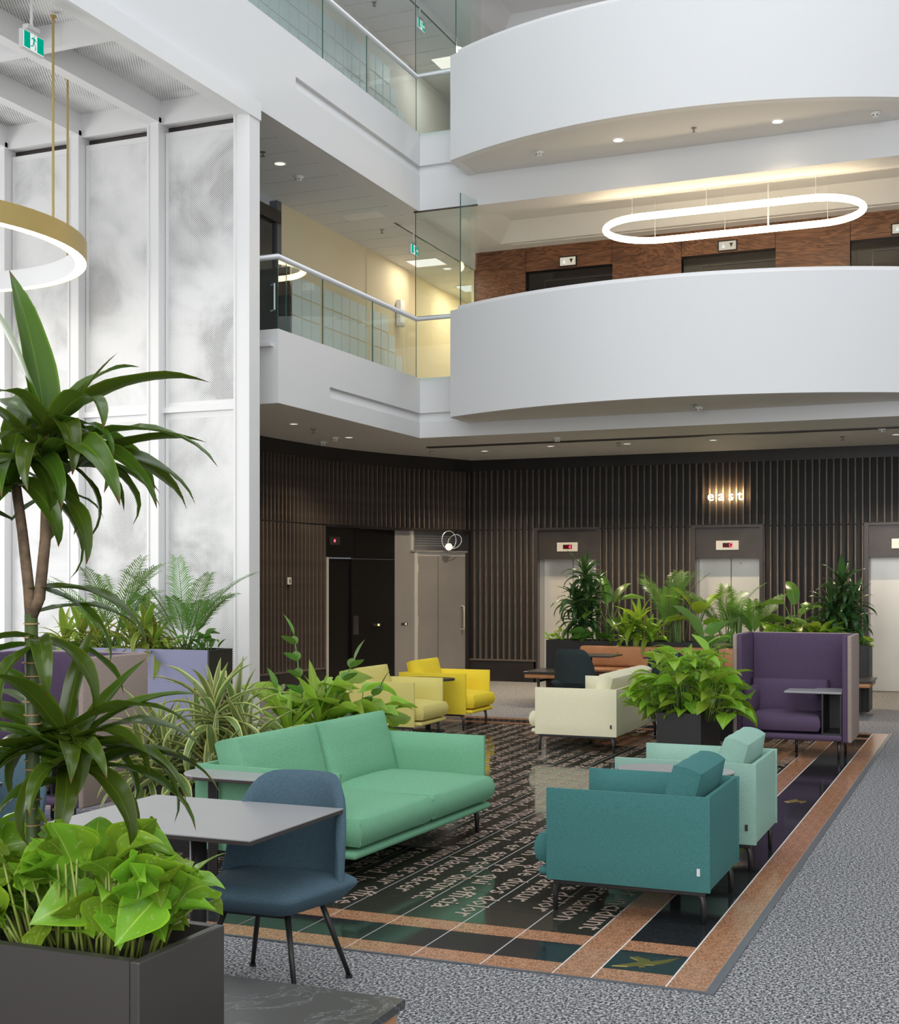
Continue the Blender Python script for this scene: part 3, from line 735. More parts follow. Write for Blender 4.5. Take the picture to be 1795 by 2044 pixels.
# corridor walls with frosted film squares
def corridor_wall(name, label, y0, z0, z1, zt, rows, cols0, cols1, door=True, paint='cream'):
    w = S(name, label, 'wall')
    MB().box(-9.2, -9.1, y0, 20.0, z0, z1).build('plaster', M[paint], w)
    MB().box(-9.26, -9.16, 20.0, 23.8, z0, z1).build('plaster', M[paint], w)
    MB().box(-9.2, -8.0, 23.5, 23.6, z0, z1).build('end_wall', M[paint], w)
    MB().box(-9.1, -9.085, 18.4, 18.5, z0, z1).build('pilaster', M[paint], w)
    me = MB().box(-9.1, -9.088, 0.012, 0.262, 0.012, 0.275).mesh('frosted_square', M['frost'])
    y = cols0; c = 0
    while y < cols1:
        drop = 0 if y < cols1 - 1.4 else int((y - (cols1 - 1.4)) / 0.28) + 1
        for r in range(rows):
            if r < drop: continue
            link('frosted_square', me, w, (0, y, zt - 0.287 * (r + 1)))
        y += 0.274; c += 1
        if door and c == 3: y += 0.12
    return w
w2 = corridor_wall('wall_corridor_lower', 'cream corridor wall with pale frosted squares on the first upper floor', 15.74, 4.51, 6.86, 5.95, 5, 16.05, 20.5)
w3 = corridor_wall('wall_corridor_upper', 'corridor wall of frosted squares on the second upper floor', 4.0, 7.95, 10.33, 9.98, 7, 12.4, 20.4, False, 'corridor_white')
MB().box(-9.2, -9.12, 12.6, 15.66, 4.51, 6.55).build('dark_pane', M['dark_glass'], w2)
MB().box(-9.2, -9.06, 12.6, 15.7, 6.55, 6.72).build('pane_head', M['bronze'], w2)
MB().box(-9.2, -9.08, 15.62, 15.74, 4.51, 6.86).build('pane_post', M['steel_trim'], w2)
MB().box(-9.2, -7.56, 13.30, 13.34, 4.51, 5.30).build('mesh_screen', M['dark_glass'], w2)
MB().tube([(-7.80, 13.28, 4.80), (-7.72, 13.22, 4.80), (-7.72, 13.22, 5.10), (-7.80, 13.28, 5.10)], 0.012, 8).build('pull_handle', M['rail'], w2)

# glass balustrades and handrails
def pane(par, p, q, z0, z1, mat='glass', th=0.012):
    d = Vector((q[0] - p[0], q[1] - p[1])); n = Vector((-d.y, d.x)).normalized() * th / 2
    g = MB().prism([(p[0] - n.x, p[1] - n.y), (q[0] - n.x, q[1] - n.y), (q[0] + n.x, q[1] + n.y), (p[0] + n.x, p[1] + n.y)], z0, z1).build('glass_pane', M[mat], par)
    u = d.normalized() * 0.006
    MB().prism([(p[0] - n.x, p[1] - n.y), (p[0] - n.x + u.x, p[1] - n.y + u.y), (p[0] + n.x + u.x, p[1] + n.y + u.y), (p[0] + n.x, p[1] + n.y)], z0, z1).build('pane_edge', M['glass_edge'], g)
    return g
def balustrade(name, label, z0, zr, ys, xl):
    b = S(name, label, 'balustrade')
    xg = XF - 0.04
    if xl: pane(b, (xl, ys[0]), (xg, ys[0]), z0, zr - 0.03)
    for a, c in zip(ys, ys[1:]): pane(b, (xg, a + 0.004), (xg, c - 0.004), z0, zr - 0.03)
    pane(b, (xg, ys[-1]), (-6.76, ys[-1]), z0, zr - 0.03)
    pts = ([(xl, ys[0], zr)] if xl else []) + [(xg, ys[0], zr), (xg, ys[-1], zr), (-6.70, ys[-1], zr)]
    MB().tube(pts, 0.034, 12).build('handrail', M['rail'], b, smooth=True)
    return b
b2 = balustrade('balustrade_lower', 'glass balustrade with silver handrail on the first upper floor', 4.47, 5.34, [12.98, 13.17, 14.05, 15.42, 16.82], -9.0)
b3 = balustrade('balustrade_upper', 'glass balustrade with silver handrail on the second upper floor', 7.90, 8.75, [4.0, 6.0, 8.0, 10.0, 12.0, 14.05, 15.25, 16.82], None)
s2 = S('glass_screen_lower', 'tall clear glass screen beside the first curved parapet', 'glass screen')
pane(s2, (-7.54, 16.80), (-6.70, 16.80), 5.36, 6.825); pane(s2, (-6.72, 16.46), (-6.64, 16.86), 5.32, 6.92)
MB().box(-7.56, -6.6, 16.785, 16.815, 6.825, 6.842).build('head_channel', M['bronze'], s2)
s3 = S('glass_screen_upper', 'tall clear glass screen beside the topmost parapet', 'glass screen')
pane(s3, (-7.54, 16.80), (-6.70, 16.80), 8.78, 10.31); pane(s3, (-6.72, 16.30), (-6.58, 16.86), 8.73, 10.4)

# ---- perforated pavilion ---------------------------------------------------------------
pv = S('wall_pavilion', 'white pavilion of perforated metal panels on slim posts', 'pavilion')
MX = [-7.465, -8.60, -9.685, -10.745, -11.80]
YP = 12.2
for i, x in enumerate(MX):
    w = 0.09 if i == 0 else 0.068
    MB().box(x - w, x + w, YP - 0.10, YP + 0.12, 0, 6.78).build('post', M['white_metal'], pv, 0.006)
    MB().box(x - w - 0.012, x - w + 0.012, YP - 0.11, YP - 0.05, 0, 6.7).build('post_lip', M['white_metal'], pv)
perf = [mat_perforated('perforated_%d' % i, 0.0235, 1.0, 3.1 * i + 1.3) for i in range(4)]
for i in range(4):
    xr, xl = MX[i] - (0.12 if i == 0 else 0.075), MX[i + 1] + 0.075
    for k, (z0, z1) in enumerate(((0.50, 3.515), (3.575, 6.63))):
        p = MB().box(xl, xr, YP + 0.02, YP + 0.05, z0, z1).build('panel', M['white_metal'], pv, 0.004)
        MB().box(xl + 0.05, xr - 0.03, YP + 0.014, YP + 0.02, z0 + 0.06, z1 - 0.07).build('perforated_sheet', perf[(i * 2 + k) % 4], p)
    MB().box(xl - 0.02, xr + 0.02, YP - 0.03, YP + 0.06, 3.515, 3.575).build('joint_rail', M['white_metal'], pv)
    MB().box(xl - 0.02, xr + 0.02, YP + 0.0, YP + 0.06, 0.0, 0.48).build('plinth', M['white_metal'], pv)
    MB().box(xl - 0.02, xr + 0.02, YP + 0.09, YP + 0.12, 6.60, 6.78).build('slot_shade', M['bronze'], pv)  # dark strip gives the gap under the beam its shade by colour
    MB().box(xl - 0.02, xr + 0.02, YP - 0.05, YP + 0.08, 6.70, 6.98).build('head_beam', M['white_metal'], pv)
perfc = [mat_perforated('perforated_ceiling_%d' % i, 0.030, 0.62, 2.3 * i + 0.4, axis='XY', lo=0.15, hi=0.40) for i in range(3)]
CR_Y = [12.15, 10.12, 8.05, 5.98, 3.9]
for i, x in enumerate(MX):
    if i == 0:
        MB().box(-7.56, -7.40, 3.5, YP + 0.12, 6.66, 6.84).build('edge_rib', M['white_metal'], pv)
        MB().box(-7.40, -7.36, 3.5, YP + 0.12, 6.64, 6.84).build('edge_flange', M['white_metal'], pv)
    else:
        MB().box(x - 0.068, x + 0.068, 3.5, YP, 6.72, 6.98).build('rib', M['white_metal'], pv)
for i in range(4):
    for j in range(4):
        x0, x1 = MX[i + 1], (MX[i] if i else -7.565)
        MB().box(x0, x1, CR_Y[j + 1], CR_Y[j], 6.965, 6.99).build('ceiling_panel', perfc[(i + j) % 3], pv)
        if j: MB().box(x0 + 0.07, x1 - 0.07, CR_Y[j] - 0.05, CR_Y[j] + 0.05, 6.74, 6.97).build('cross_rib', M['white_metal'], pv)

# glazing bars of two daylight openings and the added one behind the viewer
def glazing(name, label, o, u, v, nu, nv):
    t = S(name, label, 'window')
    o, u, v = Vector(o), Vector(u), Vector(v)
    for i in range(nu + 1): MB().tube([o + u * (i / nu), o + u * (i / nu) + v], 0.04, 4).build('mullion', M['white_metal'], t)
    for j in range(nv + 1): MB().tube([o + v * (j / nv), o + v * (j / nv) + u], 0.04, 4).build('transom', M['white_metal'], t)
glazing('added_glazing', 'added glazing around the fill light behind the viewer', (-4.5, -5.93, 1.4), (10, 0, 0), (0, 0, 8), 5, 4)
glazing('window_2', 'tall glazed facade left of the pavilion', (-13.7, 2.3, 0.2), (0, 9, 0), (0, 0, 4.4), 5, 2)
glazing('window_3', 'glazed roof over the atrium', (-7.0, -2.5, 13.68), (11, 0, 0), (0, 18, 0), 5, 8)
# closing walls out of the picture, so that daylight only enters from roof and facade
o = MB().box(6.2, 6.4, -6, 26, 0, 13.6).build('wall_right', M['white']); tag(o, 'plain white atrium wall beyond the right picture edge', 'wall', kind='structure')
o = MB().box(-14, 6.4, -6.2, -6, 0, 13.6).build('wall_front', M['white']); tag(o, 'plain white atrium wall behind the viewer', 'wall', kind='structure')
o = MB().box(-14, 4.2, 23.8, 24.0, 0, 11.4).build('wall_far', M['white']); tag(o, 'plain white wall closing the far corridors', 'wall', kind='structure')
# ================================================================== FURNITURE
def rbox(x0, x1, y0, y1, z0, z1, name, mat, par, bev=0.02, seg=3):
    o = MB().box(x0, x1, y0, y1, z0, z1).build(name, mat, par, bev, seg)
    return smooth_angle(o, 0.9)
def side_pad(name, mat, par, x, th, y0, y1, z0, z1, bulge):
    """upholstered upright panel, soft on the inner side; x is the outer face, bulge signed towards the seat"""
    ny, nz = 12, 8
    mb = MB(); vs = []; 
    sgn = 1 if bulge > 0 else -1
    for side in (0, 1):
        for j in range(nz + 1):
            for i in range(ny + 1):
                u, w = i / ny, j / nz
                e = min(u, 1 - u, 0.18) / 0.18; e2 = min(w, 1 - w, 0.22) / 0.22
                r = math.sqrt(max(0.0, 1 - (1 - e) ** 2)) * math.sqrt(max(0.0, 1 - (1 - e2) ** 2))
                xx = x + sgn * (th * (0.5 - 0.5 * r) * 0.35) if side == 0 else x + sgn * (th * (0.55 + 0.45 * r)) + bulge * r
                vs.append((xx, y0 + (y1 - y0) * u, z0 + (z1 - z0) * w))
    n = (ny + 1) * (nz + 1); fs = []
    for side in (0, 1):
        for j in range(nz):
            for i in range(ny):
                a = side * n + j * (ny + 1) + i
                q = (a, a + 1, a + ny + 2, a + ny + 1); fs.append(q if side else q[::-1])
    for i in range(ny):
        fs.append((i, i + 1, n + i + 1, n + i)); k = nz * (ny + 1)
        fs.append((k + i, n + k + i, n + k + i + 1, k + i + 1))
    for j in range(nz):
        a = j * (ny + 1); b = a + ny
        fs.append((a, n + a, n + a + ny + 1, a + ny + 1)); fs.append((b, b + ny + 1, n + b + ny + 1, n + b))
    mb.add(vs, fs)
    return smooth_angle(mb.build(name, mat, par), 0.8)
def outline_sofa(name, label, cat, loc, rz, w, n, mat, leg='leg', group=None, tagm='tag', seed=0):
    t = thing(name, label, cat, loc, rz, group)
    h = w / 2; f, b = -0.41, 0.41
    th = 0.06
    side_pad('arm', mat, t, -h, th, f, b, 0.16, 0.615, 0.025)
    side_pad('arm', mat, t, h, th, f, b, 0.16, 0.615, -0.025)
    bp = side_pad('back_panel', mat, t, 0, th, -h + 0.012, h - 0.012, 0.16, 0.612, 0.01)
    bp.rotation_euler = (0, 0, -PI / 2); bp.location = (0, b, 0)
    # bp local x -> -y world, so the soft side faces the seat
    rbox(-h + th, h - th, f - 0.06, b - th, 0.165, 0.205, 'seat_base', mat, t, 0.018)
    iw = (w - 2 * th - 0.01) / n
    for i in range(n):
        cx = -h + th + 0.005 + iw * (i + 0.5)
        sc = link('seat_cushion', cushion_mesh('seat_cushion', mat, iw - 0.006, 0.80, 0.215, n=11, edge=0.66, seed=seed + i, wrinkle=0.0018), t, (cx, f - 0.085 + 0.40, 0.298))
        bc = link('back_cushion', cushion_mesh('back_cushion', mat, iw - 0.01, 0.41, 0.20, n=11, edge=0.70, seed=seed + 9 + i, wrinkle=0.002), t, (cx, 0.235, 0.545), (math.radians(75), 0, 0))
        # seam loops along the cushion front
        for c, (hx, hy) in ((sc, (iw / 2 - 0.012, 0.39)),):
            MB().tube([(-hx, -hy, -0.055), (-hx, -hy, 0.055)], 0.003, 5).build('seam', mat, c)
            MB().tube([(hx, -hy, -0.055), (hx, -hy, 0.055)], 0.003, 5).build('seam', mat, c)
    for sx in (-1, 1):
        x = sx * (h - 0.045)
        MB().box(x - 0.018, x + 0.018, f + 0.03, b - 0.03, 0.135, 0.162).build('leg_rail', M[leg], t, 0.006)
        for sy in (-1, 1):
            y = sy * 0.372
            pts = [(x, y - sy * 0.10, 0.150), (x, y - sy * 0.035, 0.147), (x, y - sy * 0.008, 0.132), (x, y, 0.095), (x, y, 0.0)]
            MB().tube(pts, [0.011, 0.014, 0.0165, 0.0155, 0.012], 8).build('leg', M[leg], t, smooth=True)
    MB().box(h - 0.004, h + 0.004, b - 0.06, b - 0.045, 0.24, 0.275).build('care_tag', M[tagm], t)
    return t
outline_sofa('sofa', 'green two-seat sofa with dark legs beside the blue-grey chair', 'sofa', (-3.62, 7.13, 0.003), PI / 2 - 0.045, 1.76, 2, M['green'], seed=1).scale = (1.10, 1.13, 1.03)
outline_sofa('armchair', 'pale yellow armchair nearest the green sofa', 'armchair', (-5.90, 12.58, 0.003), PI / 2, 0.79, 1, M['yellow_pale'], 'leg_grey', 'yellow armchairs', seed=4)
outline_sofa('armchair', 'bright yellow armchair behind the pale yellow one', 'armchair', (-5.89, 13.96, 0.003), PI / 2, 0.79, 1, M['yellow'], 'leg_grey', 'yellow armchairs', seed=5)
outline_sofa('sofa', 'cream two-seat sofa with its back to the leafy planter', 'sofa', (-3.765, 13.02, 0.003), -PI / 2, 1.74, 2, M['cream_fabric'], 'leg_grey', tagm='tag_dark', seed=6)
outline_sofa('armchair', 'deep teal armchair in the foreground seen from the side', 'armchair', (-1.675, 6.63, 0.003), -PI / 2, 0.79, 1, M['teal'], 'leg', 'teal armchairs', seed=8)
outline_sofa('armchair', 'pale aqua armchair behind the deep teal one', 'armchair', (-1.665, 7.87, 0.003), -PI / 2, 0.79, 1, M['aqua'], 'leg', 'teal armchairs', tagm='tag_dark', seed=9)

def stadium(lx, ly, n=10):
    r = ly / 2; a = lx / 2 - r
    return arc(a, 0, r, -PI / 2, PI / 2, n) + arc(-a, 0, r, PI / 2, 3 * PI / 2, n)
def side_table(label, loc, rz, lx, ly, h, mat='table_top', group='round-ended side tables', off=0.0):
    t = thing('side_table', label, 'table', loc, rz, group)
    MB().prism(stadium(lx, ly), h - 0.008, h).build('table_top', M[mat], t, 0.003)
    MB().prism(stadium(lx - 0.012, ly - 0.012), h - 0.024, h - 0.0085).build('top_edge', M['table_edge'], t, 0.004)
    MB().box(off - 0.03, off + 0.03, -0.008, 0.008, 0.012, h - 0.03).build('stem', M['leg'], t, 0.004)
    MB().box(off - 0.09, off + 0.09, -0.09, 0.09, h - 0.032, h - 0.0245).build('top_plate', M['leg'], t)
    MB().prism(stadium(lx * 0.62, ly * 0.72), 0, 0.012).build('base_plate', M['leg'], t, 0.003)
    return t
side_table('grey round-ended side table between the two teal armchairs', (-1.66, 7.245, 0.003), 0, 0.66, 0.34, 0.60)
side_table('dark round-ended side table between the two yellow armchairs', (-5.80, 13.27, 0.003), 0, 0.62, 0.34, 0.585, 'slate_top')
side_table('grey round-ended side table at the near end of the green sofa', (-3.76, 6.12, 0.003), 0, 0.70, 0.40, 0.61, off=-0.2)

def highback(label, loc, rz=0.0):
    t = thing('highback_seat', label, 'armchair', loc, rz, 'high-backed purple work seats')
    h, f, b, z0, z1 = 0.545, -0.36, 0.36, 0.16, 1.15
    for s in (-1, 1):
        x = s * h
        a, c = sorted((x, x - s * 0.04)); rbox(a, c, f, b, z0, z1, 'outer_side', M['taupe'], t, 0.012)
        a, c = sorted((x - s * 0.04, x - s * 0.085)); rbox(a, c, f, b - 0.04, z0, z1, 'inner_side', M['purple'], t, 0.012)
    rbox(-h + 0.04, h - 0.04, b - 0.04, b, z0, z1, 'outer_back', M['taupe'], t, 0.012)
    rbox(-h + 0.085, h - 0.085, b - 0.085, b - 0.04, z0, z1 - 0.005, 'inner_back', M['purple'], t, 0.012)
    rbox(-h + 0.085, h - 0.085, f - 0.03, b - 0.085, z0 + 0.01, z0 + 0.065, 'seat_base', M['purple'], t, 0.022)
    link('seat_cushion', cushion_mesh('seat_cushion', M['purple'], 0.72, 0.62, 0.19, n=9, edge=0.7, wrinkle=0.001, seed=3), t, (-0.095, f + 0.29, 0.32))
    link('back_cushion', cushion_mesh('back_cushion', M['purple'], 0.74, 0.32, 0.17, n=9, edge=0.75, wrinkle=0.001, seed=2), t, (-0.085, b - 0.19, 0.54), (math.radians(78), 0, 0))
    link('arm_bolster', cushion_mesh('arm_bolster', M['purple'], 0.28, 0.50, 0.13, n=7, edge=0.55, wrinkle=0.0, seed=1), t, (-h + 0.125, -0.06, 0.50), (0, math.radians(90), 0))
    cab = thing('cabinet', 'x', 'x'); del cab['label'], cab['category']; cab.parent = t
    x0, x1 = 0.275, h - 0.09
    y0, y1, c0, c1 = f + 0.01, 0.16, z0 + 0.066, 0.60
    bx = MB(); tt = 0.014
    bx.box(x0, x0 + tt, y0, y1, c0, c1).box(x1 - tt, x1, y0, y1, c0, c1).box(x0 + tt, x1 - tt, y0, y1, c0, c0 + tt).box(x0 + tt, x1 - tt, y1 - tt, y1, c0 + tt, c1)
    bpy.data.objects.remove(cab)
    bx.build('cabinet', M['planter'], t)
    tp = MB().prism([(-0.07, f + 0.02), (x1, f + 0.02), (x1, 0.17), (0.20, 0.17), (0.16, 0.02), (-0.05, 0.0), (-0.07, -0.03)], 0.603, 0.623).build('table_top', M['table_top'], t, 0.006)
    for x, y in ((-h + 0.12, f + 0.08), (h - 0.12, f + 0.06), (-h + 0.12, b - 0.08), (h - 0.12, b - 0.08), (0.0, 0.0)):
        MB().tube([(x, y, 0.005), (x, y, z0 + 0.02)], [0.012, 0.016], 8).build('leg', M['leg_grey'], t, smooth=True)
    return t
highback('purple high-backed seat with built-in table facing the viewer', (-1.785, 12.94, 0.0))
highback('purple and taupe high-backed seat half hidden by the tall foreground plant', (-6.075, 7.36, 0.0))

def shell_chair(label, loc, rz, mat, group, leg='leg'):
    t = thing('upholstered_chair', label, 'chair', loc, rz, group)
    # seat: rounded trapezoid pad with a tapered underside
    def outline(k, e=0.0):
        w0, w1, f, b = 0.215 * k, 0.265 * k, -0.27 * k, 0.20 * k
        pts = []
        for cx, cy, a0, r in ((w0 - 0.06, f + 0.06, -PI / 2, 0.06), (w1 - 0.03, b - 0.05, 0.0, 0.05), (-w1 + 0.03, b - 0.05, PI / 2, 0.05), (-w0 + 0.06, f + 0.06, PI, 0.06)):
            pts += arc(cx, cy, r, a0, a0 + PI / 2, 5)
        return pts
    rings = [(0.62, 0.345), (0.80, 0.35), (0.99, 0.405), (1.0, 0.415), (0.985, 0.428), (0.90, 0.444), (0.70, 0.452), (0.4, 0.456)]
    mb = MB(); n = None; vs = []
    for k, z in rings:
        o = outline(k); n = len(o); vs += [(x, y, z) for x, y in o]
    fs = []
    for r in range(len(rings) - 1):
        for i in range(n):
            j = (i + 1) % n
            fs.append((r * n + i, r * n + j, (r + 1) * n + j, (r + 1) * n + i))
    fs.append(tuple(range(n - 1, -1, -1))); fs.append(tuple((len(rings) - 1) * n + i for i in range(n)))
    smooth_angle(mb.add(vs, fs).build('seat', mat, t), 0.9)
    # wrap-around backrest
    nu, nv, th = 24, 10, 0.042
    vs = []; fs = []
    for side in (0, 1):
        for j in range(nv + 1):
            for i in range(nu + 1):
                u = -1 + 2 * i / nu; v = j / nv
                au = abs(u)
                ztop = 0.835 - 0.30 * max(0, (au - 0.30) / 0.70) ** 2.6
                z = 0.415 + (ztop - 0.415) * v
                R = 0.27 + 0.015 * v
                ang = u * math.radians(72)
                x = R * math.sin(ang) * (1.0 - 0.10 * v * au); y = -0.03 + R * 0.92 * math.cos(ang) + 0.075 * v * math.cos(ang)
                edge = min(1.0, (1 - au) / 0.10, (1 - v) / 0.12) ; edge = math.sqrt(max(0.05, edge))
                off = th / 2 * edge * (1 if side else -1)
                vs.append((x + math.sin(ang) * off, y + math.cos(ang) * off, z))
    m = (nu + 1) * (nv + 1)
    for side in (0, 1):
        for j in range(nv):
            for i in range(nu):
                a = side * m + j * (nu + 1) + i
                q = (a, a + 1, a + nu + 2, a + nu + 1); fs.append(q if not side else q[::-1])
    for i in range(nu):
        fs.append((i, m + i, m + i + 1, i + 1)); k = nv * (nu + 1); fs.append((k + i, k + i + 1, m + k + i + 1, m + k + i))
    for j in range(nv):
        a = j * (nu + 1); bq = a + nu
        fs.append((a, a + nu + 1, m + a + nu + 1, m + a)); fs.append((bq, m + bq, m + bq + nu + 1, bq + nu + 1))
    bk = MB().add(vs, fs).build('backrest', mat, t); smooth_angle(bk, 1.2)
    MB().box(-0.13, 0.13, -0.16, 0.13, 0.325, 0.346).build('seat_frame', M[leg], t, 0.005)
    for sx in (-1, 1):
        for sy, yf in ((-1, -0.235), (1, 0.235)):
            lg = MB().tube([(sx * 0.13, sy * 0.14, 0.345), (sx * 0.215, yf, 0.012)], [0.0135, 0.0095], 8).build('leg', M[leg], t, smooth=True)
            MB().tube([(sx * 0.215, yf, 0.0), (sx * 0.215, yf, 0.013)], 0.014, 8).build('glide', M['black'], lg)
    return t
shell_chair('blue-grey upholstered chair tucked under the near square table', (-2.715, 4.64, 0), 0.03, M['navy'], 'blue-grey chairs in the foreground').scale = (1.06, 1.0, 1.01)
shell_chair('blue-grey upholstered chair behind the foreground plant at the left edge', (-4.30, 4.72, 0), -0.05, M['navy'], 'blue-grey chairs in the foreground')
shell_chair('charcoal chair with its back to the viewer by the tan leather bench', (-4.76, 15.45, 0), PI, M['charcoal'], 'charcoal chairs at the leather bench')
shell_chair('charcoal chair half hidden behind the leafy cube planter', (-3.60, 15.45, 0), PI, M['charcoal'], 'charcoal chairs at the leather bench')

def square_table(label, loc, wx, wy, h, group, top='table_top'):
    t = thing('cafe_table', label, 'table', loc, 0, group)
    MB().box(-wx / 2, wx / 2, -wy / 2, wy / 2, h - 0.006, h).build('table_top', M[top], t, 0.002)
    MB().box(-wx / 2 + 0.001, wx / 2 - 0.001, -wy / 2 + 0.001, wy / 2 - 0.001, h - 0.019, h - 0.0065).build('top_edge', M['table_edge'], t)
    MB().tube([(0, 0, 0.02), (0, 0, h - 0.019)], 0.034, 16).build('column', M['leg'], t, smooth=True)
    MB().box(-0.18, 0.18, -0.18, 0.18, h - 0.026, h - 0.0195).build('top_plate', M['leg'], t)
    d = [(0.24 * math.cos(2 * PI * i / 28), 0.24 * math.sin(2 * PI * i / 28)) for i in range(28)]
    MB().prism(d, 0, 0.018).build('base_disc', M['leg'], t, 0.004)
    return t
square_table('square grey table on a column in front of the blue-grey chair', (-2.935, 4.43, 0), 0.92, 0.73, 0.72, 'grey cafe tables')
square_table('square grey table at the left picture edge behind the plant', (-4.72, 4.45, 0), 0.92, 0.73, 0.72, 'grey cafe tables')
square_table('small dark table before the tan leather bench, left one', (-4.80, 16.12, 0), 0.70, 0.60, 0.72, 'dark tables at the leather bench', 'slate_top')
square_table('small dark table before the tan leather bench, right one', (-3.68, 16.12, 0), 0.70, 0.60, 0.72, 'dark tables at the leather bench', 'slate_top')

# benches and planters
def slab_bench(label, x0, x1, y0, y1, z, top, seat=None):
    t = thing('bench', label, 'bench', ((x0 + x1) / 2, (y0 + y1) / 2, 0))
    w, d = (x1 - x0) / 2, (y1 - y0) / 2
    MB().box(-w, w, -d, d, z - 0.028, z).build('slab', M[top], t, 0.004)
    rbox(-w + 0.015, w - 0.015, -d + 0.015, d - 0.015, z - 0.09, z - 0.029, 'leather_edge', M['leather'], t, 0.02)
    for x in (-w + 0.2, w - 0.2):
        for y in (-d + 0.08, d - 0.08):
            MB().tube([(x, y, 0), (x, y, z - 0.09)], 0.02, 8).build('leg', M['leg'], t)
        MB().box(x - 0.015, x + 0.015, -d + 0.08, d - 0.08, z - 0.14, z - 0.11).build('rail', M['leg'], t)
    if seat:
        a, b2 = seat[0] - (x0 + x1) / 2, seat[1] - (x0 + x1) / 2
        rbox(a, b2, -d + 0.10, d - 0.02, z + 0.001, z + 0.055, 'seat_pad', M['leather'], t, 0.025)
        rbox(a, b2, d - 0.20, d - 0.04, z + 0.056, z + 0.33, 'back_pad', M['leather'], t, 0.04)
        for k in (1, 2):
            xx = a + (b2 - a) * k / 3
            MB().box(xx - 0.003, xx + 0.003, d - 0.203, d - 0.19, z + 0.08, z + 0.30).build('seam', M['table_edge'], t)
    return t
slab_bench('dark marble bench end with a tan leather edge at the bottom of the photo', -4.6, -1.565, 2.0, 3.42, 0.455, 'marble')
slab_bench('tan leather bench on a dark slab in front of the long planter', -5.86, -1.40, 16.55, 17.33, 0.45, 'slate_top', (-5.25, -2.3))
def planter(label, x0, x1, y0, y1, z0, h, mat='planter', front=None, th=0.02, group=None):
    t = thing('planter', label, 'planter', ((x0 + x1) / 2, (y0 + y1) / 2, z0), 0, group)
    w, d = (x1 - x0) / 2, (y1 - y0) / 2
    MB().box(-w, -w + th, -d, d, 0, h).build('end_wall', M[mat], t, 0.004)
    MB().box(w - th, w, -d, d, 0, h).build('end_wall', M[mat], t, 0.004)
    MB().box(-w + th, w - th, -d, -d + th, 0, h).build('side_wall', M[front or mat], t, 0.0)
    MB().box(-w + th, w - th, d - th, d, 0, h).build('side_wall', M[mat], t, 0.0)
    MB().box(-w + th, w - th, -d + th, d - th, 0.0, h - 0.05).build('soil', M['soil'], t)
    return t
planter('dark brown planter box in the bottom left foreground', -4.5, -1.86, 2.56, 2.93, 0.455, 0.30, 'planter_fg', th=0.028)
planter('long black planter in front of the lifts', -5.80, -1.50, 17.36, 17.86, 0, 0.84)
planter('tall dark planter, lilac reflection painted on its front, before the perforated wall', -9.6, -6.88, 10.57, 10.98, 0, 1.0, 'planter', 'planter_reflection')
planter('low black planter behind the green sofa', -4.95, -4.06, 6.72, 9.4, 0, 0.40)
planter('small black cube planter beside the purple seat', -2.83, -2.43, 11.60, 12.48, 0.003, 0.47, group='black planters between the sofas')
planter('black planter behind the cube planter and cream sofa', -3.2, -2.46, 13.55, 14.05, 0.003, 0.46, group='black planters between the sofas')
# ================================================================== LAMPS, SIGNS, CEILING DEVICES
def spot(par, name, loc, energy, color, size=2.2, blend=0.6, radius=0.04):
    d = bpy.data.lights.new(name, 'SPOT'); d.energy = energy; d.color = color; d.spot_size = size; d.spot_blend = blend; d.shadow_soft_size = radius
    o = bpy.data.objects.new(name, d); COL.objects.link(o); o.location = loc
    if par: o.parent = par
    return o
def disc(r, n=20): return [(r * math.cos(2 * PI * i / n), r * math.sin(2 * PI * i / n)) for i in range(n)]
def downlight(label, loc, lit='lamp_dim', energy=0.0, r=0.055, group='ceiling downlights', color=(1, 0.80, 0.56)):
    t = thing('downlight', label, 'ceiling light', loc, 0, group)
    path = [(x, y, x / r, y / r) for x, y in disc(r)]
    MB().ring(path, [(0, -0.008), (0.018, -0.004), (0.018, 0.0), (0, 0.0)]).build('trim_ring', M['white_metal'], t)
    MB().prism(disc(r - 0.004), -0.004, -0.001).build('lens', M[lit], t)
    if energy: spot(t, 'downlight_beam', (0, 0, -0.03), energy, color)
    return t
downlight('bright starry downlight in the upper curved soffit, left one', (-4.46, 16.25, 7.28), 'lamp_spot', 20, 0.06)
downlight('bright starry downlight in the upper curved soffit, right one', (-2.48, 16.34, 7.28), 'lamp_spot', 20, 0.06)
names = ['nearest the pavilion post', 'beside the smoke detector over the curved wall', 'above the steel door', 'left of the first lift', 'over the first lift', 'over the east sign', 'at the right picture edge']
for (x, y, e), nm in zip(((-8.30, 14.70, 80), (-8.37, 16.38, 110), (-7.31, 18.9, 190), (-6.14, 18.6, 200), (-5.0, 18.7, 200), (-3.74, 18.7, 240), (-1.28, 18.95, 260)), names):
    downlight('recessed downlight in the low ceiling, ' + nm, (x, y, 3.67), 'lamp_dim', e)
for (x, y), nm in zip(((-8.25, 14.26), (-8.45, 20.12)), ('near the dark glass', 'at the far end')):
    downlight('round light in the tiled corridor ceiling, ' + nm, (x, y, 6.86), 'lamp_dim', 0, 0.07)
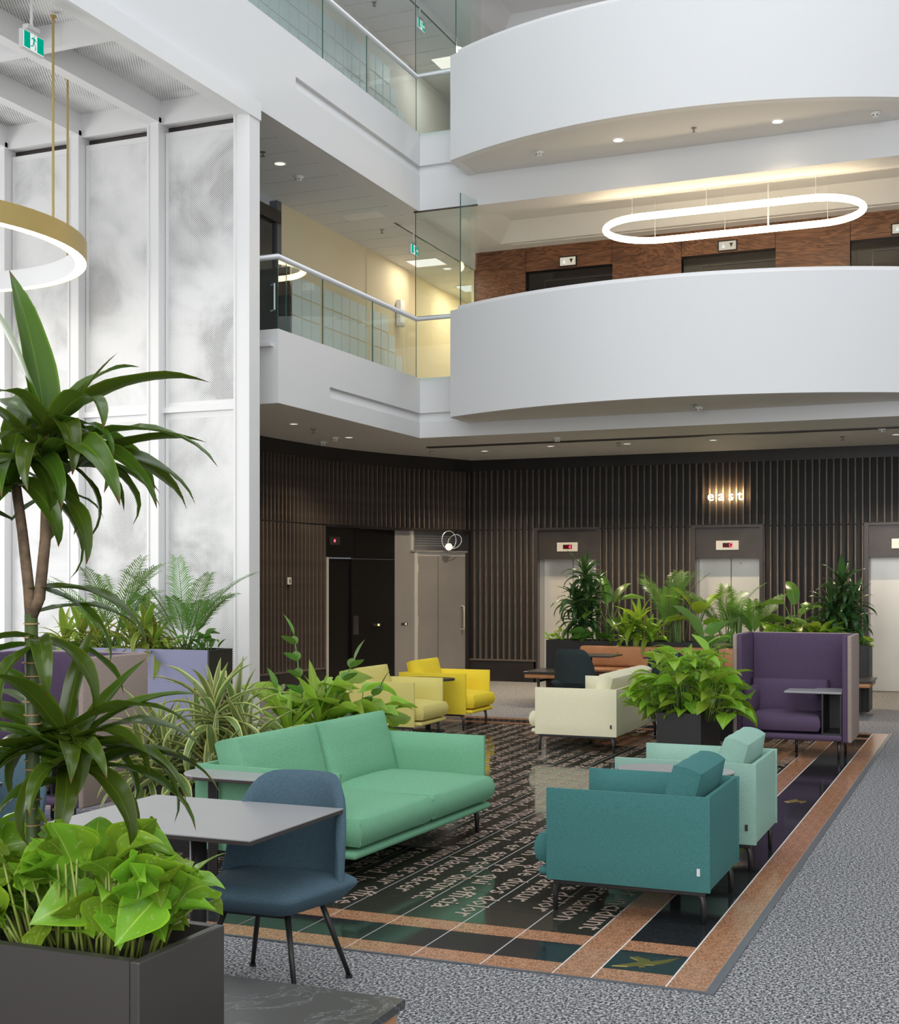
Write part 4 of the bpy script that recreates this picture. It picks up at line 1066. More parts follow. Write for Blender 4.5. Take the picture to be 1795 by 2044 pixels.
def detector(label, loc):
    t = thing('smoke_detector', label, 'smoke detector', loc, 0, 'smoke detectors')
    path = [(x, y, x / 0.05, y / 0.05) for x, y in disc(0.05)]
    MB().prism(disc(0.062), -0.016, 0).build('base', M['detector'], t)
    MB().add([(x, y, -0.016) for x, y in disc(0.052)] + [(x * 0.8, y * 0.8, -0.055) for x, y in disc(0.052)], [(i, (i + 1) % 20, 20 + (i + 1) % 20, 20 + i) for i in range(20)] + [tuple(range(20, 40))]).build('cap', M['detector'], t)
    for k in range(6):
        a = 2 * PI * k / 6
        MB().box(0.038, 0.047, -0.010, 0.010, -0.045, -0.034).build('vent', M['black'], t, rot=(0, 0, a))
    return t
for lb, p in (('left in the upper curved soffit', (-5.54, 16.30, 7.28)), ('right in the upper curved soffit', (-1.35, 16.50, 7.28)), ('in the lower curved soffit', (-3.47, 16.45, 3.85)),
              ('near the corner of the low ceiling', (-8.55, 16.30, 3.67)), ('lowest one beside the curved wall band', (-8.98, 16.76, 3.67)), ('below the lower balcony centre', (-5.70, 17.56, 3.67)),
              ('at the right of the low ceiling', (-1.40, 18.12, 3.67)), ('in the tiled corridor ceiling', (-8.29, 14.82, 6.86))):
    detector('white smoke detector ' + lb, p)
def sprinkler(label, loc):
    t = thing('sprinkler_head', label, 'sprinkler', loc, 0, 'sprinkler heads')
    MB().prism(disc(0.035, 14), -0.006, 0).build('rose', M['chrome'], t)
    MB().tube([(0, 0, -0.006), (0, 0, -0.05)], 0.010, 8).build('pipe', M['chrome'], t)
    MB().prism(disc(0.026, 12), -0.056, -0.05).build('deflector', M['chrome'], t)
for lb, p in (('in the upper curved soffit', (-3.48, 16.20, 7.28)), ('in the lower curved soffit', (-3.48, 16.22, 3.85)), ('by the pavilion in the low ceiling', (-8.36, 15.33, 3.67)), ('above the first lift', (-5.09, 18.54, 3.67)),
              ('right end of the low ceiling', (-1.99, 18.97, 3.67)), ('above the steel service door', (-8.07, 18.60, 3.67)), ('nearest in the tiled corridor', (-8.22, 13.80, 6.86)), ('far in the tiled corridor', (-8.41, 17.53, 6.86)), ('in the topmost tiled ceiling', (-8.62, 17.70, 10.33))):
    sprinkler('small metal sprinkler head ' + lb, p)
o = MB().box(-8.62, -8.05, 16.62, 16.92, -0.01, 0).build('air_grille', M['detector'], loc=(0, 0, 6.86)); tag(o, 'square air grille in the tiled corridor ceiling', 'vent')
# light panels in the corridors; those labelled added are unseen fill lamps
for lb, p, e in (('first upper floor corridor, furthest', (-8.42, 22.6, 6.858), 8), ('first upper floor corridor, far', (-8.6, 19.6, 6.858), 11), ('first upper floor corridor, end', (-8.55, 21.6, 6.858), 16),
                 ('second upper floor corridor, near, added out of view', (-8.42, 9.0, 10.328), 24), ('second upper floor corridor, far', (-8.42, 20.2, 10.328), 12), ('second upper floor lobby, added out of sight', (-3.0, 19.3, 10.70), 70)):
    t = thing('light_panel', 'flat square light panel in the ' + lb, 'ceiling light', p, 0, 'flat corridor light panels')
    MB().box(-0.28, 0.28, -0.24, 0.24, -0.006, 0).build('frame', M['white_metal'], t)
    MB().box(-0.26, 0.26, -0.22, 0.22, -0.009, -0.006).build('diffuser', M['lamp_dim'], t)
    d = bpy.data.lights.new('panel_light', 'AREA'); d.size = 0.5; d.energy = e; d.color = (1.0, 0.90, 0.70) if p[2] < 8 else (1, 0.97, 0.92)
    l = bpy.data.objects.new('panel_light', d); COL.objects.link(l); l.parent = t; l.location = (0, 0, -0.012)
t = thing('towel_dispenser', 'white wall dispenser on the cream corridor wall', 'dispenser', (-9.085, 19.55, 6.05), PI / 2)
MB().box(-0.09, 0.09, -0.09, 0.0, -0.22, 0.22).build('body', M['white_metal'], t, 0.02)
MB().box(-0.07, 0.07, -0.095, -0.088, -0.2, -0.15).build('slot', M['sign_side'], t)
# stadium pendant over the upper lobby
t = thing('oval_pendant_lamp', 'long glowing oval tube pendant over the upper lift lobby', 'pendant light', (-3.34, 17.88, 6.55))
path = stadium(3.45, 1.28, 16)
cl = [Vector((x, y, 0)) for x, y in path]; cl.append(cl[0])
MB().tube(cl, 0.045, 10, cap=False).build('light_tube', M['lamp_warm'], t, smooth=True)
MB().tube([(0.4, 0.64, 0.055), (0.4, 0.64, 0.70)], 0.012, 6).build('feed_rod', M['white_metal'], t)
MB().box(0.0, 0.45, 0.60, 0.70, 0.68, 0.74).build('ceiling_box', M['white_metal'], t)
for x in (-1.2, -0.2, 1.2):
    for y in (-0.64, 0.64):
        MB().tube([(x, y, 0.05), (x, y, 0.60 + (0.26 if y > 0 else 0.0))], 0.003, 5).build('wire', M['rail'], t)
# gold ring pendant in the pavilion
t = thing('ring_pendant_lamp', 'large gold ring pendant with glowing underside at the left edge', 'pendant light', (-9.81, 9.68, 4.83))
n = 72
path = [(1.68 * math.cos(2 * PI * i / n), 1.68 * math.sin(2 * PI * i / n), math.cos(2 * PI * i / n), math.sin(2 * PI * i / n)) for i in range(n)]
smooth_angle(MB().ring(path, [(0.055, 0), (0.06, 0), (0.06, 0.20), (0.055, 0.20)]).build('outer_band', M['gold'], t), 0.8)
smooth_angle(MB().ring(path, [(-0.06, 0), (-0.055, 0), (-0.055, 0.20), (-0.06, 0.20)]).build('inner_band', M['white_metal'], t), 0.8)
MB().ring(path, [(-0.055, 0.19), (0.055, 0.19), (0.055, 0.20), (-0.055, 0.20)]).build('top_plate', M['gold'], t)
smooth_angle(MB().ring(path, [(-0.055, 0.004), (0.055, 0.004), (0.055, 0.012), (-0.055, 0.012)]).build('diffuser', M['lamp_ring'], t), 0.8)
for (x, y) in ((1.70, 0.20), (0.74, 1.36)):
    a = math.atan2(y, x); x, y = 1.68 * math.cos(a), 1.68 * math.sin(a)
    rd = MB().tube([(x, y, 0.20), (x, y, 2.105)], 0.012, 8).build('rod', M['gold'], t)
    MB().tube([(x, y, 2.09), (x, y, 2.108)], 0.03, 10).build('rose', M['gold'], rd)
# exit signs
def exit_sign(label, loc, rz, w, h, arrow, drop, group='green running-man exit signs'):
    t = thing('exit_sign', label, 'exit sign', loc, rz, group)
    MB().box(-w / 2, w / 2, -0.02, 0.02, -h / 2, h / 2).build('body', M['sign_side'], t, 0.003)
    MB().box(-w / 2 + 0.01, w / 2 - 0.01, -0.024, -0.021, -h / 2 + 0.01, h / 2 - 0.01).build('border', M['exit_white'], t)
    y = -0.027
    def quad(nm, pts, m): return MB().add([(p[0] * w, y if m != 'exit_green' else y - 0.001, p[1] * h) for p in pts], [tuple(range(len(pts)))]).build(nm, M[m], t)
    quad('green_field', [(-0.45, -0.42), (-0.17, -0.42), (-0.17, 0.42), (-0.45, 0.42)], 'exit_green')
    quad('green_field', [(0.15, -0.42), (0.45, -0.42), (0.45, 0.42), (0.15, 0.42)], 'exit_green')
    man = [[(0.01, 0.30), (0.05, 0.30), (0.05, 0.38), (0.01, 0.38)], [(-0.05, 0.27), (0.06, 0.24), (0.03, 0.0), (-0.03, 0.02)],
           [(-0.05, 0.27), (-0.02, 0.21), (-0.10, 0.12), (-0.12, 0.16)], [(0.06, 0.22), (0.12, 0.10), (0.10, 0.06), (0.04, 0.16)],
           [(-0.03, 0.04), (0.02, 0.02), (-0.03, -0.20), (-0.07, -0.18)], [(-0.07, -0.18), (-0.03, -0.22), (-0.15, -0.27), (-0.15, -0.21)],
           [(0.0, 0.03), (0.04, 0.0), (0.10, -0.22), (0.06, -0.22)], [(0.06, -0.22), (0.10, -0.22), (0.08, -0.38), (0.04, -0.38)]]
    for q in man: quad('running_figure', q, 'exit_green')
    if arrow:
        quad('arrow', [(0.18, -0.06), (0.30, -0.06), (0.30, -0.2), (0.42, 0.0), (0.30, 0.2), (0.30, 0.06), (0.18, 0.06)], 'exit_white').location.y = -0.003
    if drop:
        MB().box(-w * 0.28, w * 0.28, -0.03, 0.03, h / 2 + 0.02, h / 2 + 0.06).build('housing', M['sign_side'], t)
        MB().tube([(0, 0, h / 2 + 0.05), (0, 0, h / 2 + drop)], 0.014, 8).build('stem', M['rail'], t)
    return t
exit_sign('large green running-man exit sign hanging in the pavilion', (-7.82, 9.2, 6.37), PI / 2, 0.28, 0.167, False, 0.60)
exit_sign('small green exit arrow sign on the first upper floor corridor', (-8.05, 17.86, 6.60), PI / 2, 0.27, 0.155, True, 0.16)
exit_sign('small green exit arrow sign on the second upper floor corridor', (-8.05, 18.10, 10.05), PI / 2, 0.27, 0.155, True, 0.18)
# ================================================================== PLANTS
LEAF = {}
def leaf_mesh(key, mat, length, width, bend, fold=0.25, prof='strap', nl=9, curl=0.0, wave=0.0, twist=0.0):
    """one blade: base at the origin, growing along +Y, bending down by `bend` radians; u across, v along"""
    k = (key, mat)
    if k in LEAF: return LEAF[k]
    def wd(s):
        if prof == 'strap': return min(1.0, 0.42 + 2.6 * s) * max(0.0, 1 - max(0, (s - 0.40) / 0.60) ** 1.9)
        if prof == 'lance': return max(0.03, math.sin(PI * min(1, s ** 0.75)) ** 0.85) * (1 if s < 1 else 0)
        if prof == 'paddle': return max(0.02, math.sin(PI * s ** 0.85) ** 0.55) if 0 < s < 1 else 0.03
        if prof == 'heart':
            T = [0.30, 0.86, 1.0, 0.99, 0.90, 0.74, 0.55, 0.35, 0.16, 0.0]; q = s * 9; i0 = min(8, int(q)); return T[i0] + (T[i0 + 1] - T[i0]) * (q - i0)
        if prof == 'sword': return min(1.0, 0.7 + s) * max(0.0, 1 - max(0, (s - 0.65) / 0.35) ** 2)
        return 1.0
    cols = [-1, -0.66, -0.33, 0, 0.33, 0.66, 1]
    vs, uv, fs = [], [], []
    y = z = 0.0; a = 0.0
    for i in range(nl + 1):
        s = i / nl
        w = wd(s) * width / 2
        for c in cols:
            x = c * w
            lift = fold * w * abs(c) ** 1.7 - curl * (abs(c) ** 2) * w + wave * w * math.sin(s * 15 + (2.1 if c > 0 else 0)) * abs(c)
            tw = twist * s
            x2 = x * math.cos(tw) - lift * math.sin(tw); l2 = x * math.sin(tw) + lift * math.cos(tw)
            vs.append((x2, y - l2 * math.sin(a), z + l2 * math.cos(a))); uv.append((0.5 + 0.5 * c, s))
        if prof == 'heart' and i == 0:
            for q in range(7): vs[q] = (cols[q] * width * 0.36, -0.13 * length * math.sin(PI * abs(cols[q])) ** 0.8 - 0.02 * length * abs(cols[q]), 0.03 * length * abs(cols[q]))
        da = -bend / nl * (0.35 + 1.3 * s)
        a += da
        y += math.cos(a) * length / nl; z += math.sin(a) * length / nl
    n = len(cols)
    for i in range(nl):
        for q in range(n - 1):
            fs.append((i * n + q, i * n + q + 1, (i + 1) * n + q + 1, (i + 1) * n + q))
    me = bpy.data.meshes.new('leaf'); me.from_pydata(vs, [], fs)
    ul = me.uv_layers.new(name='uv')
    for lp in me.loops: ul.data[lp.index].uv = uv[lp.vertex_index]
    for p in me.polygons: p.use_smooth = True
    me.materials.append(M[mat]); LEAF[k] = me
    return me
def put_leaf(par, me, loc, az, el, sc=1.0, roll=0.0, name='leaf'):
    o = link(name, me, par, loc)
    m = Matrix.Rotation(az, 4, 'Z') @ Matrix.Rotation(el, 4, 'X') @ Matrix.Rotation(roll, 4, 'Y')
    o.rotation_euler = m.to_euler()
    o.scale = (sc, sc, sc)
    return o
STRAPS = [('s0', 0.35), ('s1', 0.9), ('s2', 1.5), ('s3', 2.1), ('s4', 2.7)]
def strap_set(mat, length, width, fold=0.35, prof='strap', tag_=''):
    return [leaf_mesh(k + tag_, mat, length, width, b, fold, prof, curl=0.0, wave=0.12) for k, b in STRAPS]
def rosette(par, rnd, loc, meshes, n, el_hi=1.45, el_lo=-0.25, sc=(0.75, 1.1), spread=0.05, az0=None):
    """inner leaves stand up, outer ones arch over"""
    for i in range(n):
        f = i / max(1, n - 1)
        el = el_hi + (el_lo - el_hi) * f ** 0.85 + rnd.uniform(-0.12, 0.12)
        az = i * 2.39996 + rnd.uniform(-0.3, 0.3) + (az0 or 0)
        k = min(len(meshes) - 1, max(0, int(f * len(meshes) * 0.95 + rnd.uniform(-0.5, 0.7))))
        z = loc[2] - spread * f * 4 + rnd.uniform(-0.01, 0.01)
        put_leaf(par, meshes[k], (loc[0], loc[1], z), az, el, rnd.uniform(*sc) * (0.8 if f < 0.12 else 1.0), rnd.uniform(-0.25, 0.25))
def plant(name, label, loc, group=None, cat='plant'):
    return thing(name, label, cat, loc, 0, group)
def cane(par, pts, r0, r1, rings=False, mat='cane'):
    n = len(pts)
    c = MB().tube(pts, [r0 + (r1 - r0) * i / (n - 1) for i in range(n)], 10).build('cane', M[mat], par, smooth=True)
    if rings:
        P = [Vector(p) for p in pts]
        mb = MB(); k = 0
        for a, b in zip(P, P[1:]):
            L = (b - a).length; d = (b - a).normalized(); s = 0.02
            while s < L:
                q = a + d * s
                tilt = Vector((math.sin(k * 1.7) * 0.004, math.cos(k * 2.3) * 0.004, 0.0)); k += 1
                mb.tube([q + tilt, q + tilt + Vector((0, 0, 0.0035))], r0 * 1.03 + 0.0008, 12)
                s += 0.034 + 0.012 * math.sin(k * 2.1)
        mb.build('leaf_scar', M['cane_ring'], c)
    return c
def dracaena(label, loc, heads, mat='leaf_dark', length=0.34, width=0.045, n=22, seed=1, r=0.016, group=None, cane_mat='cane', rings=False, name='dracaena', fold=0.4):
    rnd = random.Random(seed)
    t = plant(name, label, loc, group)
    ms = strap_set(mat, length, width, fold, tag_='%s%.3f%.3f' % (mat, length, width))
    for hx, hy, hz in heads:
        cane(t, [(hx * 0.2, hy * 0.2, 0), (hx * 0.6, hy * 0.6, hz * 0.5), (hx, hy, hz)], r, r * 0.85, rings, cane_mat)
        rosette(t, rnd, (hx, hy, hz), ms, n, spread=0.035)
    return t
def pothos(label, loc, ext, n, mat='leaf_pothos', size=0.15, h=(0.02, 0.25), seed=2, group=None, name='pothos', prof='heart', el=(-0.5, 0.7), stem='stem_lime', bias=None, wfac=0.78, rollr=0.5):
    rnd = random.Random(seed)
    t = plant(name, label, loc, group)
    ms = [leaf_mesh('%s%s%d%.3f' % (prof, name, i, size), mat, size, size * wfac, b, f, prof, nl=14, wave=wv) for i, (b, f, wv) in enumerate(((0.5, 0.35, 0.03), (0.9, 0.15, 0.05), (1.3, 0.5, 0.04), (0.2, 0.75, 0.0)))]
    for i in range(n):
        x, y = rnd.uniform(-ext[0], ext[0]), rnd.uniform(-ext[1], ext[1])
        if bias: x, y = bias(rnd, x, y)
        z = rnd.uniform(*h) * (1 - 0.45 * (abs(x / ext[0]) ** 2 if ext[0] else 0))
        az = math.atan2(-x / max(ext[0], .01), y / max(ext[1], .01)) + rnd.uniform(-1.0, 1.0) if rnd.random() < 0.75 else rnd.uniform(0, 6.28)
        lf = put_leaf(t, ms[rnd.randrange(4)], (x, y, z), az, rnd.uniform(*el), rnd.uniform(0.65, 1.2), rnd.uniform(-rollr, rollr))
        bx, by = x * 0.75 + rnd.uniform(-0.02, 0.02), y * 0.75
        MB().tube([(bx, by, -0.03), ((bx + x) / 2 + rnd.uniform(-0.015, 0.015), (by + y) / 2, z * 0.55), (x, y, z)], [0.0045, 0.004, 0.003], 5).build('petiole', M[stem], t, smooth=True)
    return t
def palm(label, loc, n, length, seed, mat='leaf_mid', group=None, lean=(0.9, 1.35), leaflet=0.24, name='areca_palm'):
    rnd = random.Random(seed)
    t = plant(name, label, loc, group)
    for i in range(n):
        az = i * 2.39996 + rnd.uniform(-0.3, 0.3); L = length * rnd.uniform(0.75, 1.08); el = rnd.uniform(*lean)
        pts = []; y = z = 0.0; a = el; N = 14
        for k in range(N + 1):
            pts.append(Vector((0, y, z))); a -= rnd.uniform(0.9, 1.1) * 0.95 / N * (k / N) * 1.6
            y += math.cos(a) * L / N; z += math.sin(a) * L / N
        fr = MB().tube(pts, [0.007 * (1 - 0.75 * k / N) for k in range(N + 1)], 5).build('frond', M['stem_green'], t, loc=(rnd.uniform(-0.03, 0.03), rnd.uniform(-0.03, 0.03), 0), rot=(0, 0, az))
        vs, fs, uv = [], [], []
        M_ = 26
        for k in range(M_):
            s = 0.30 + 0.70 * k / (M_ - 1); q = s * N; i0 = min(N - 1, int(q)); p = pts[i0].lerp(pts[i0 + 1], q - i0)
            d = (pts[i0 + 1] - pts[i0]).normalized(); ll = leaflet * (0.45 + 0.55 * math.sin(PI * min(1, (s - 0.22) / 0.78) ** 0.8)) * rnd.uniform(0.85, 1.1)
            for sd in (-1, 1):
                dirv = (Vector((sd, 0, 0)) * 0.75 + d * 0.75 + Vector((0, 0, 0.18))).normalized()
                wv = d.cross(Vector((sd, 0, 0))).normalized().cross(dirv) * 0.0065
                o = len(vs)
                mid = p + dirv * ll * 0.55; tip = p + dirv * ll + Vector((0, 0, -0.22 * ll))
                vs += [p - wv * 0.4, p + wv * 0.4, mid + wv, mid - wv, tip]; uv += [(0, 0), (1, 0), (1, 0.5), (0, 0.5), (0.5, 1)]
                fs += [(o, o + 1, o + 2, o + 3), (o + 3, o + 2, o + 4)]
        me = bpy.data.meshes.new('leaflets'); me.from_pydata([tuple(v) for v in vs], [], fs)
        ul = me.uv_layers.new(name='uv')
        for lp in me.loops: ul.data[lp.index].uv = uv[lp.vertex_index]
        me.materials.append(M[mat]); link('leaflets', me, fr)
    return t
def paddle_plant(label, loc, specs, seed, mat='leaf_mid', group=None, name='bird_of_paradise', wave=0.06, prof='paddle'):
    """upright stalks carrying big blades; specs: (az, stalk length, stalk lean, blade length, width, blade elevation)"""
    rnd = random.Random(seed)
    t = plant(name, label, loc, group)
    for j, (az, sl, lean, bl, bw, be) in enumerate(specs):
        dx, dy = -math.sin(az), math.cos(az)
        tip = Vector((dx * sl * math.sin(lean), dy * sl * math.sin(lean), sl * math.cos(lean)))
        mid = tip * 0.5 + Vector((-dx * 0.03, -dy * 0.03, 0.03))
        st = MB().tube([(dx * 0.02, dy * 0.02, -0.04), mid, tip], [0.012, 0.010, 0.006], 6).build('stalk', M['stem_green'], t, smooth=True)
        me = leaf_mesh('%s%.2f%.2f%d' % (prof, bl, bw, j % 3), mat, bl, bw, (0.7, 1.1, 0.4)[j % 3], (0.30, 0.15, 0.55)[j % 3], prof, nl=11, wave=wave)
        put_leaf(t, me, tuple(tip), az + rnd.uniform(-0.3, 0.3), be, 1.0, rnd.uniform(-0.4, 0.4))
    return t
def snake_plant(label, loc, n, h, seed, group=None):
    rnd = random.Random(seed); t = plant('snake_plant', label, loc, group)
    ms = [leaf_mesh('sw%d' % i, 'leaf_sans', 0.5, 0.05, b, 0.35, 'sword', nl=8, wave=0.1, twist=tw) for i, (b, tw) in enumerate(((0.05, 0.6), (0.2, -0.7), (-0.1, 1.1)))]
    for i in range(n):
        put_leaf(t, ms[i % 3], (rnd.uniform(-0.09, 0.09), rnd.uniform(-0.05, 0.05), -0.03), rnd.uniform(0, 6.28), rnd.uniform(1.3, 1.6), h / 0.5 * rnd.uniform(0.7, 1.1))
    return t
def zz_plant(label, loc, stems, seed):
    rnd = random.Random(seed); t = plant('zz_plant', label, loc)
    me = leaf_mesh('zz', 'leaf_mid', 0.17, 0.075, 0.3, 0.2, 'lance', nl=6)
    for az, L, lean in stems:
        dx, dy = -math.sin(az), math.cos(az)
        P = [Vector((dx * L * math.sin(lean) * s ** 1.2, dy * L * math.sin(lean) * s ** 1.2, L * math.cos(lean) * s)) for s in [k / 8 for k in range(9)]]
        st = MB().tube(P, [0.010 - 0.0008 * k for k in range(9)], 6).build('stem', M['stem_green'], t, smooth=True)
        for k in range(7):
            p = P[2 + int(k * 6 / 7)].lerp(P[min(8, 3 + int(k * 6 / 7))], 0.4)
            for sd in (-1, 1):
                put_leaf(t, me, tuple(p), az + sd * 1.1, 0.55, rnd.uniform(0.8, 1.1), sd * 0.3)
        put_leaf(t, me, tuple(P[-1]), az, 1.2, 1.0)
    return t

# ---- foreground: tall corn plant over the dark planter
ZF = 0.705
t = plant('corn_plant', 'tall corn plant with ringed canes rising from the foreground planter', (-2.335, 2.76, ZF))
rnd = random.Random(11)
cane(t, [(0.0, 0, -0.03), (-0.004, 0, 0.25), (-0.008, 0.0, 0.55), (-0.012, 0, 0.86)], 0.0195, 0.0175, True)
cane(t, [(-0.012, 0, 0.85), (-0.02, 0.0, 0.93), (-0.05, 0.01, 1.08), (-0.085, 0.01, 1.28)], 0.016, 0.013, False, 'bark')
cane(t, [(-0.012, 0, 0.85), (0.015, 0.0, 0.90), (0.035, 0.0, 1.06), (0.045, 0.0, 1.34)], 0.016, 0.014, False, 'bark')
cane(t, [(0.055, 0.02, -0.03), (0.058, 0.02, 0.18), (0.08, 0.02, 0.50)], 0.017, 0.015, True)
big = [leaf_mesh('big%d' % i, 'leaf_big', 0.54, 0.108, b, f, 'strap', nl=12, wave=wv) for i, (b, f, wv) in enumerate(((0.35, 0.3, 0.05), (0.9, 0.35, 0.08), (1.5, 0.25, 0.12), (2.1, 0.3, 0.1), (2.6, 0.4, 0.12)))]
def aim(x, y): return math.atan2(-x, y)      # azimuth so that a leaf grows towards (x, y)
R_ = Vector((0.9227, 0.3856)); Fw = Vector((-0.3856, 0.9227))
def view_az(deg):                             # 0 = to the viewer's right, 90 = away
    v = R_ * math.cos(math.radians(deg)) + Fw * math.sin(math.radians(deg)); return aim(v.x, v.y)
HA, HB, HC = (0.045, 0.0, 1.38), (-0.085, 0.01, 1.30), (0.085, 0.02, 0.54)
for head, deg, el, k, sc in (
    (HA, 175, 1.25, 0, 1.0), (HA, 140, 1.35, 0, 0.95), (HA, 20, 1.15, 0, 0.62), (HA, 8, 0.62, 1, 0.84), (HA, -12, 0.55, 2, 0.92), (HA, -6, 0.30, 2, 0.80), (HA, -40, 0.75, 3, 0.70), (HA, 200, 0.9, 1, 0.75),
    (HA, 30, 0.20, 2, 0.78), (HA, -20, 0.05, 2, 0.72), (HA, -60, 0.55, 4, 0.62), (HA, 150, 0.7, 2, 0.8), (HA, 90, 0.6, 2, 0.8), (HA, 60, 0.95, 1, 0.7), (HA, -90, 0.3, 3, 0.55),
    (HA, 10, -0.05, 1, 0.60), (HA, -30, -0.15, 2, 0.66), (HA, 0, -0.35, 3, 0.55), (HA, 120, 0.2, 3, 0.7), (HA, -110, 0.9, 3, 0.6),
    (HB, 170, 1.2, 0, 0.8), (HB, 100, 1.0, 1, 0.8), (HB, -80, 0.7, 3, 0.62), (HB, 210, 0.6, 2, 0.8), (HB, -130, 0.5, 3, 0.7), (HB, 30, 0.4, 2, 0.7), (HB, -50, 0.2, 4, 0.6), (HB, -20, -0.1, 3, 0.6), (HB, 180, 0.0, 3, 0.7), (HB, 60, -0.2, 3, 0.6), (HB, 240, -0.2, 3, 0.6), (HB, -95, -0.4, 1, 0.45)):
    h = Vector(head) + Vector((0, 0, rnd.uniform(-0.13, 0.0)))
    put_leaf(t, big[k], tuple(h), view_az(deg + rnd.uniform(-6, 6)), el, sc, rnd.uniform(-0.35, 0.35))
for i in range(20):
    head = (HA, HB, HA)[i % 3]
    put_leaf(t, big[rnd.choice((1, 2, 2, 3, 3, 4))], tuple(Vector(head) + Vector((0, 0, rnd.uniform(-0.20, 0.02)))), view_az(rnd.choice((rnd.uniform(-60, 60), rnd.uniform(100, 260)))), rnd.uniform(-0.4, 0.9), rnd.uniform(0.5, 0.85), rnd.uniform(-0.4, 0.4))
for i in range(22):
    put_leaf(t, big[rnd.choice((1, 2, 2, 3))], (HC[0] + rnd.uniform(-.02, .02), HC[1], HC[2] + rnd.uniform(-0.12, 0.02)), view_az(rnd.uniform(-70, 250)), rnd.uniform(-0.3, 0.9), rnd.uniform(0.5, 0.8), rnd.uniform(-0.4, 0.4))
for deg, el, k, sc in ((15, 0.35, 2, 0.62), (-5, 0.15, 2, 0.7), (-25, 0.0, 3, 0.6), (170, 0.2, 3, 0.6), (200, 0.0, 3, 0.55), (40, 0.1, 2, 0.6), (0, -0.2, 2, 0.58), (-70, 0.2, 4, 0.5), (-120, -0.2, 3, 0.5)):
    put_leaf(t, big[k], (0.0 + rnd.uniform(-.02, .02), 0.0, 0.86 + rnd.uniform(-0.10, 0.08)), view_az(deg), el, sc, rnd.uniform(-0.4, 0.4))
for deg, el, k, sc in ((60, 1.35, 0, 0.55), (25, 1.0, 0, 0.62), (5, 0.75, 1, 0.72), (-8, 0.55, 2, 0.78), (12, 0.40, 2, 0.85), (-25, 0.6, 3, 0.6), (-5, 0.2, 2, 0.8), (-35, 0.1, 3, 0.7), (-18, -0.1, 2, 0.62), (170, 0.9, 1, 0.6), (190, 0.3, 2, 0.75),
                       (150, 0.0, 3, 0.6), (220, 0.2, 3, 0.6), (-70, 0.0, 3, 0.55), (-100, 0.4, 3, 0.5), (110, 0.7, 1, 0.6), (35, -0.1, 3, 0.6), (-55, -0.3, 2, 0.45), (175, -0.15, 2, 0.8), (0, -0.15, 3, 0.66)):
    put_leaf(t, big[k], (HC[0] + rnd.uniform(-.01, .01), HC[1], HC[2] + rnd.uniform(-0.10, 0.03)), view_az(deg + rnd.uniform(-5, 5)), el, sc, rnd.uniform(-0.35, 0.35))
pothos('glossy pothos spilling over the corner of the foreground planter', (-2.15, 2.74, 0.74), (0.29, 0.10), 95, size=0.15, h=(0.03, 0.27), seed=5, el=(-0.5, 1.1), wfac=0.84, rollr=0.9, group='pothos in the foreground planter')
pothos('pothos around the canes at the left of the foreground planter', (-2.62, 2.74, 0.74), (0.24, 0.10), 60, size=0.17, h=(0.05, 0.28), seed=8, el=(-0.4, 1.1), wfac=0.84, rollr=0.9, group='pothos in the foreground planter')

# ---- low planter behind the green sofa
def dr(label, loc, heads, **k): return dracaena(label, loc, heads, **k)
dr('striped cream and green dracaena behind the side table', (-4.52, 7.0, 0.35), [(0.05, -0.08, 0.52), (-0.18, 0.12, 0.26), (0.22, 0.05, 0.24), (-0.02, 0.3, 0.40), (0.1, -0.15, 0.16)], mat='leaf_varieg', length=0.50, width=0.062, n=34, seed=21)
dr('smaller striped dracaena at the left end of the low planter', (-4.80, 6.80, 0.35), [(-0.10, -0.02, 0.18), (0.12, -0.05, 0.22), (-0.05, 0.1, 0.3)], mat='leaf_varieg', length=0.46, width=0.058, n=28, seed=22)
pothos('large-leaved philodendron behind the green sofa', (-4.42, 8.35, 0.36), (0.38, 0.40), 60, 'leaf_lime', 0.28, (0.12, 0.58), 23, None, 'philodendron', 'heart', (-0.3, 0.6), 'stem_green')
dr('lime green dracaena between the striped one and the philodendron', (-4.42, 7.75, 0.35), [(0.0, 0.0, 0.25), (0.12, 0.2, 0.34), (0.05, 0.45, 0.28)], mat='leaf_lime', length=0.46, width=0.075, n=26, seed=24)
zz_plant('zz plant with upright glossy leaflets behind the green sofa', (-4.45, 8.1, 0.36), [(view_az(170), 0.92, 0.12), (view_az(20), 0.80, 0.42), (view_az(0), 0.72, 0.75), (view_az(150), 0.6, 0.5)], 25)

# ---- planter in front of the perforated wall
palm('feathery palm left of the perforated wall planter', (-8.15, 10.78, 0.95), 11, 1.05, 31, group='palms before the perforated wall')
palm('feathery palm right in the perforated wall planter', (-7.30, 10.78, 0.95), 11, 1.0, 32, group='palms before the perforated wall')
dr('golden green dracaena between the two palms', (-7.72, 10.74, 0.95), [(0.0, 0, 0.28), (0.12, 0, 0.12), (-0.15, 0, 0.1)], mat='leaf_gold', length=0.42, width=0.075, n=26, seed=33)
dr('golden green dracaena left of the left palm', (-8.5, 10.74, 0.95), [(0.0, 0, 0.2), (0.2, 0, 0.1), (-0.2, 0, 0.12)], mat='leaf_gold', length=0.42, width=0.075, n=26, seed=34)
pothos('small leafy plant at the right end of the perforated wall planter', (-7.08, 10.76, 0.95), (0.15, 0.12), 26, 'leaf_mid', 0.14, (0.04, 0.2), 35, None, 'aglaonema', 'lance', (0.0, 0.9), 'stem_green', None, 0.42)
pothos('bushy leafy plant filling the perforated wall planter', (-7.9, 10.72, 0.95), (0.55, 0.12), 60, 'leaf_gold', 0.14, (0.04, 0.22), 36, None, 'croton', 'lance', (0.0, 1.0), 'stem_green', None, 0.42)

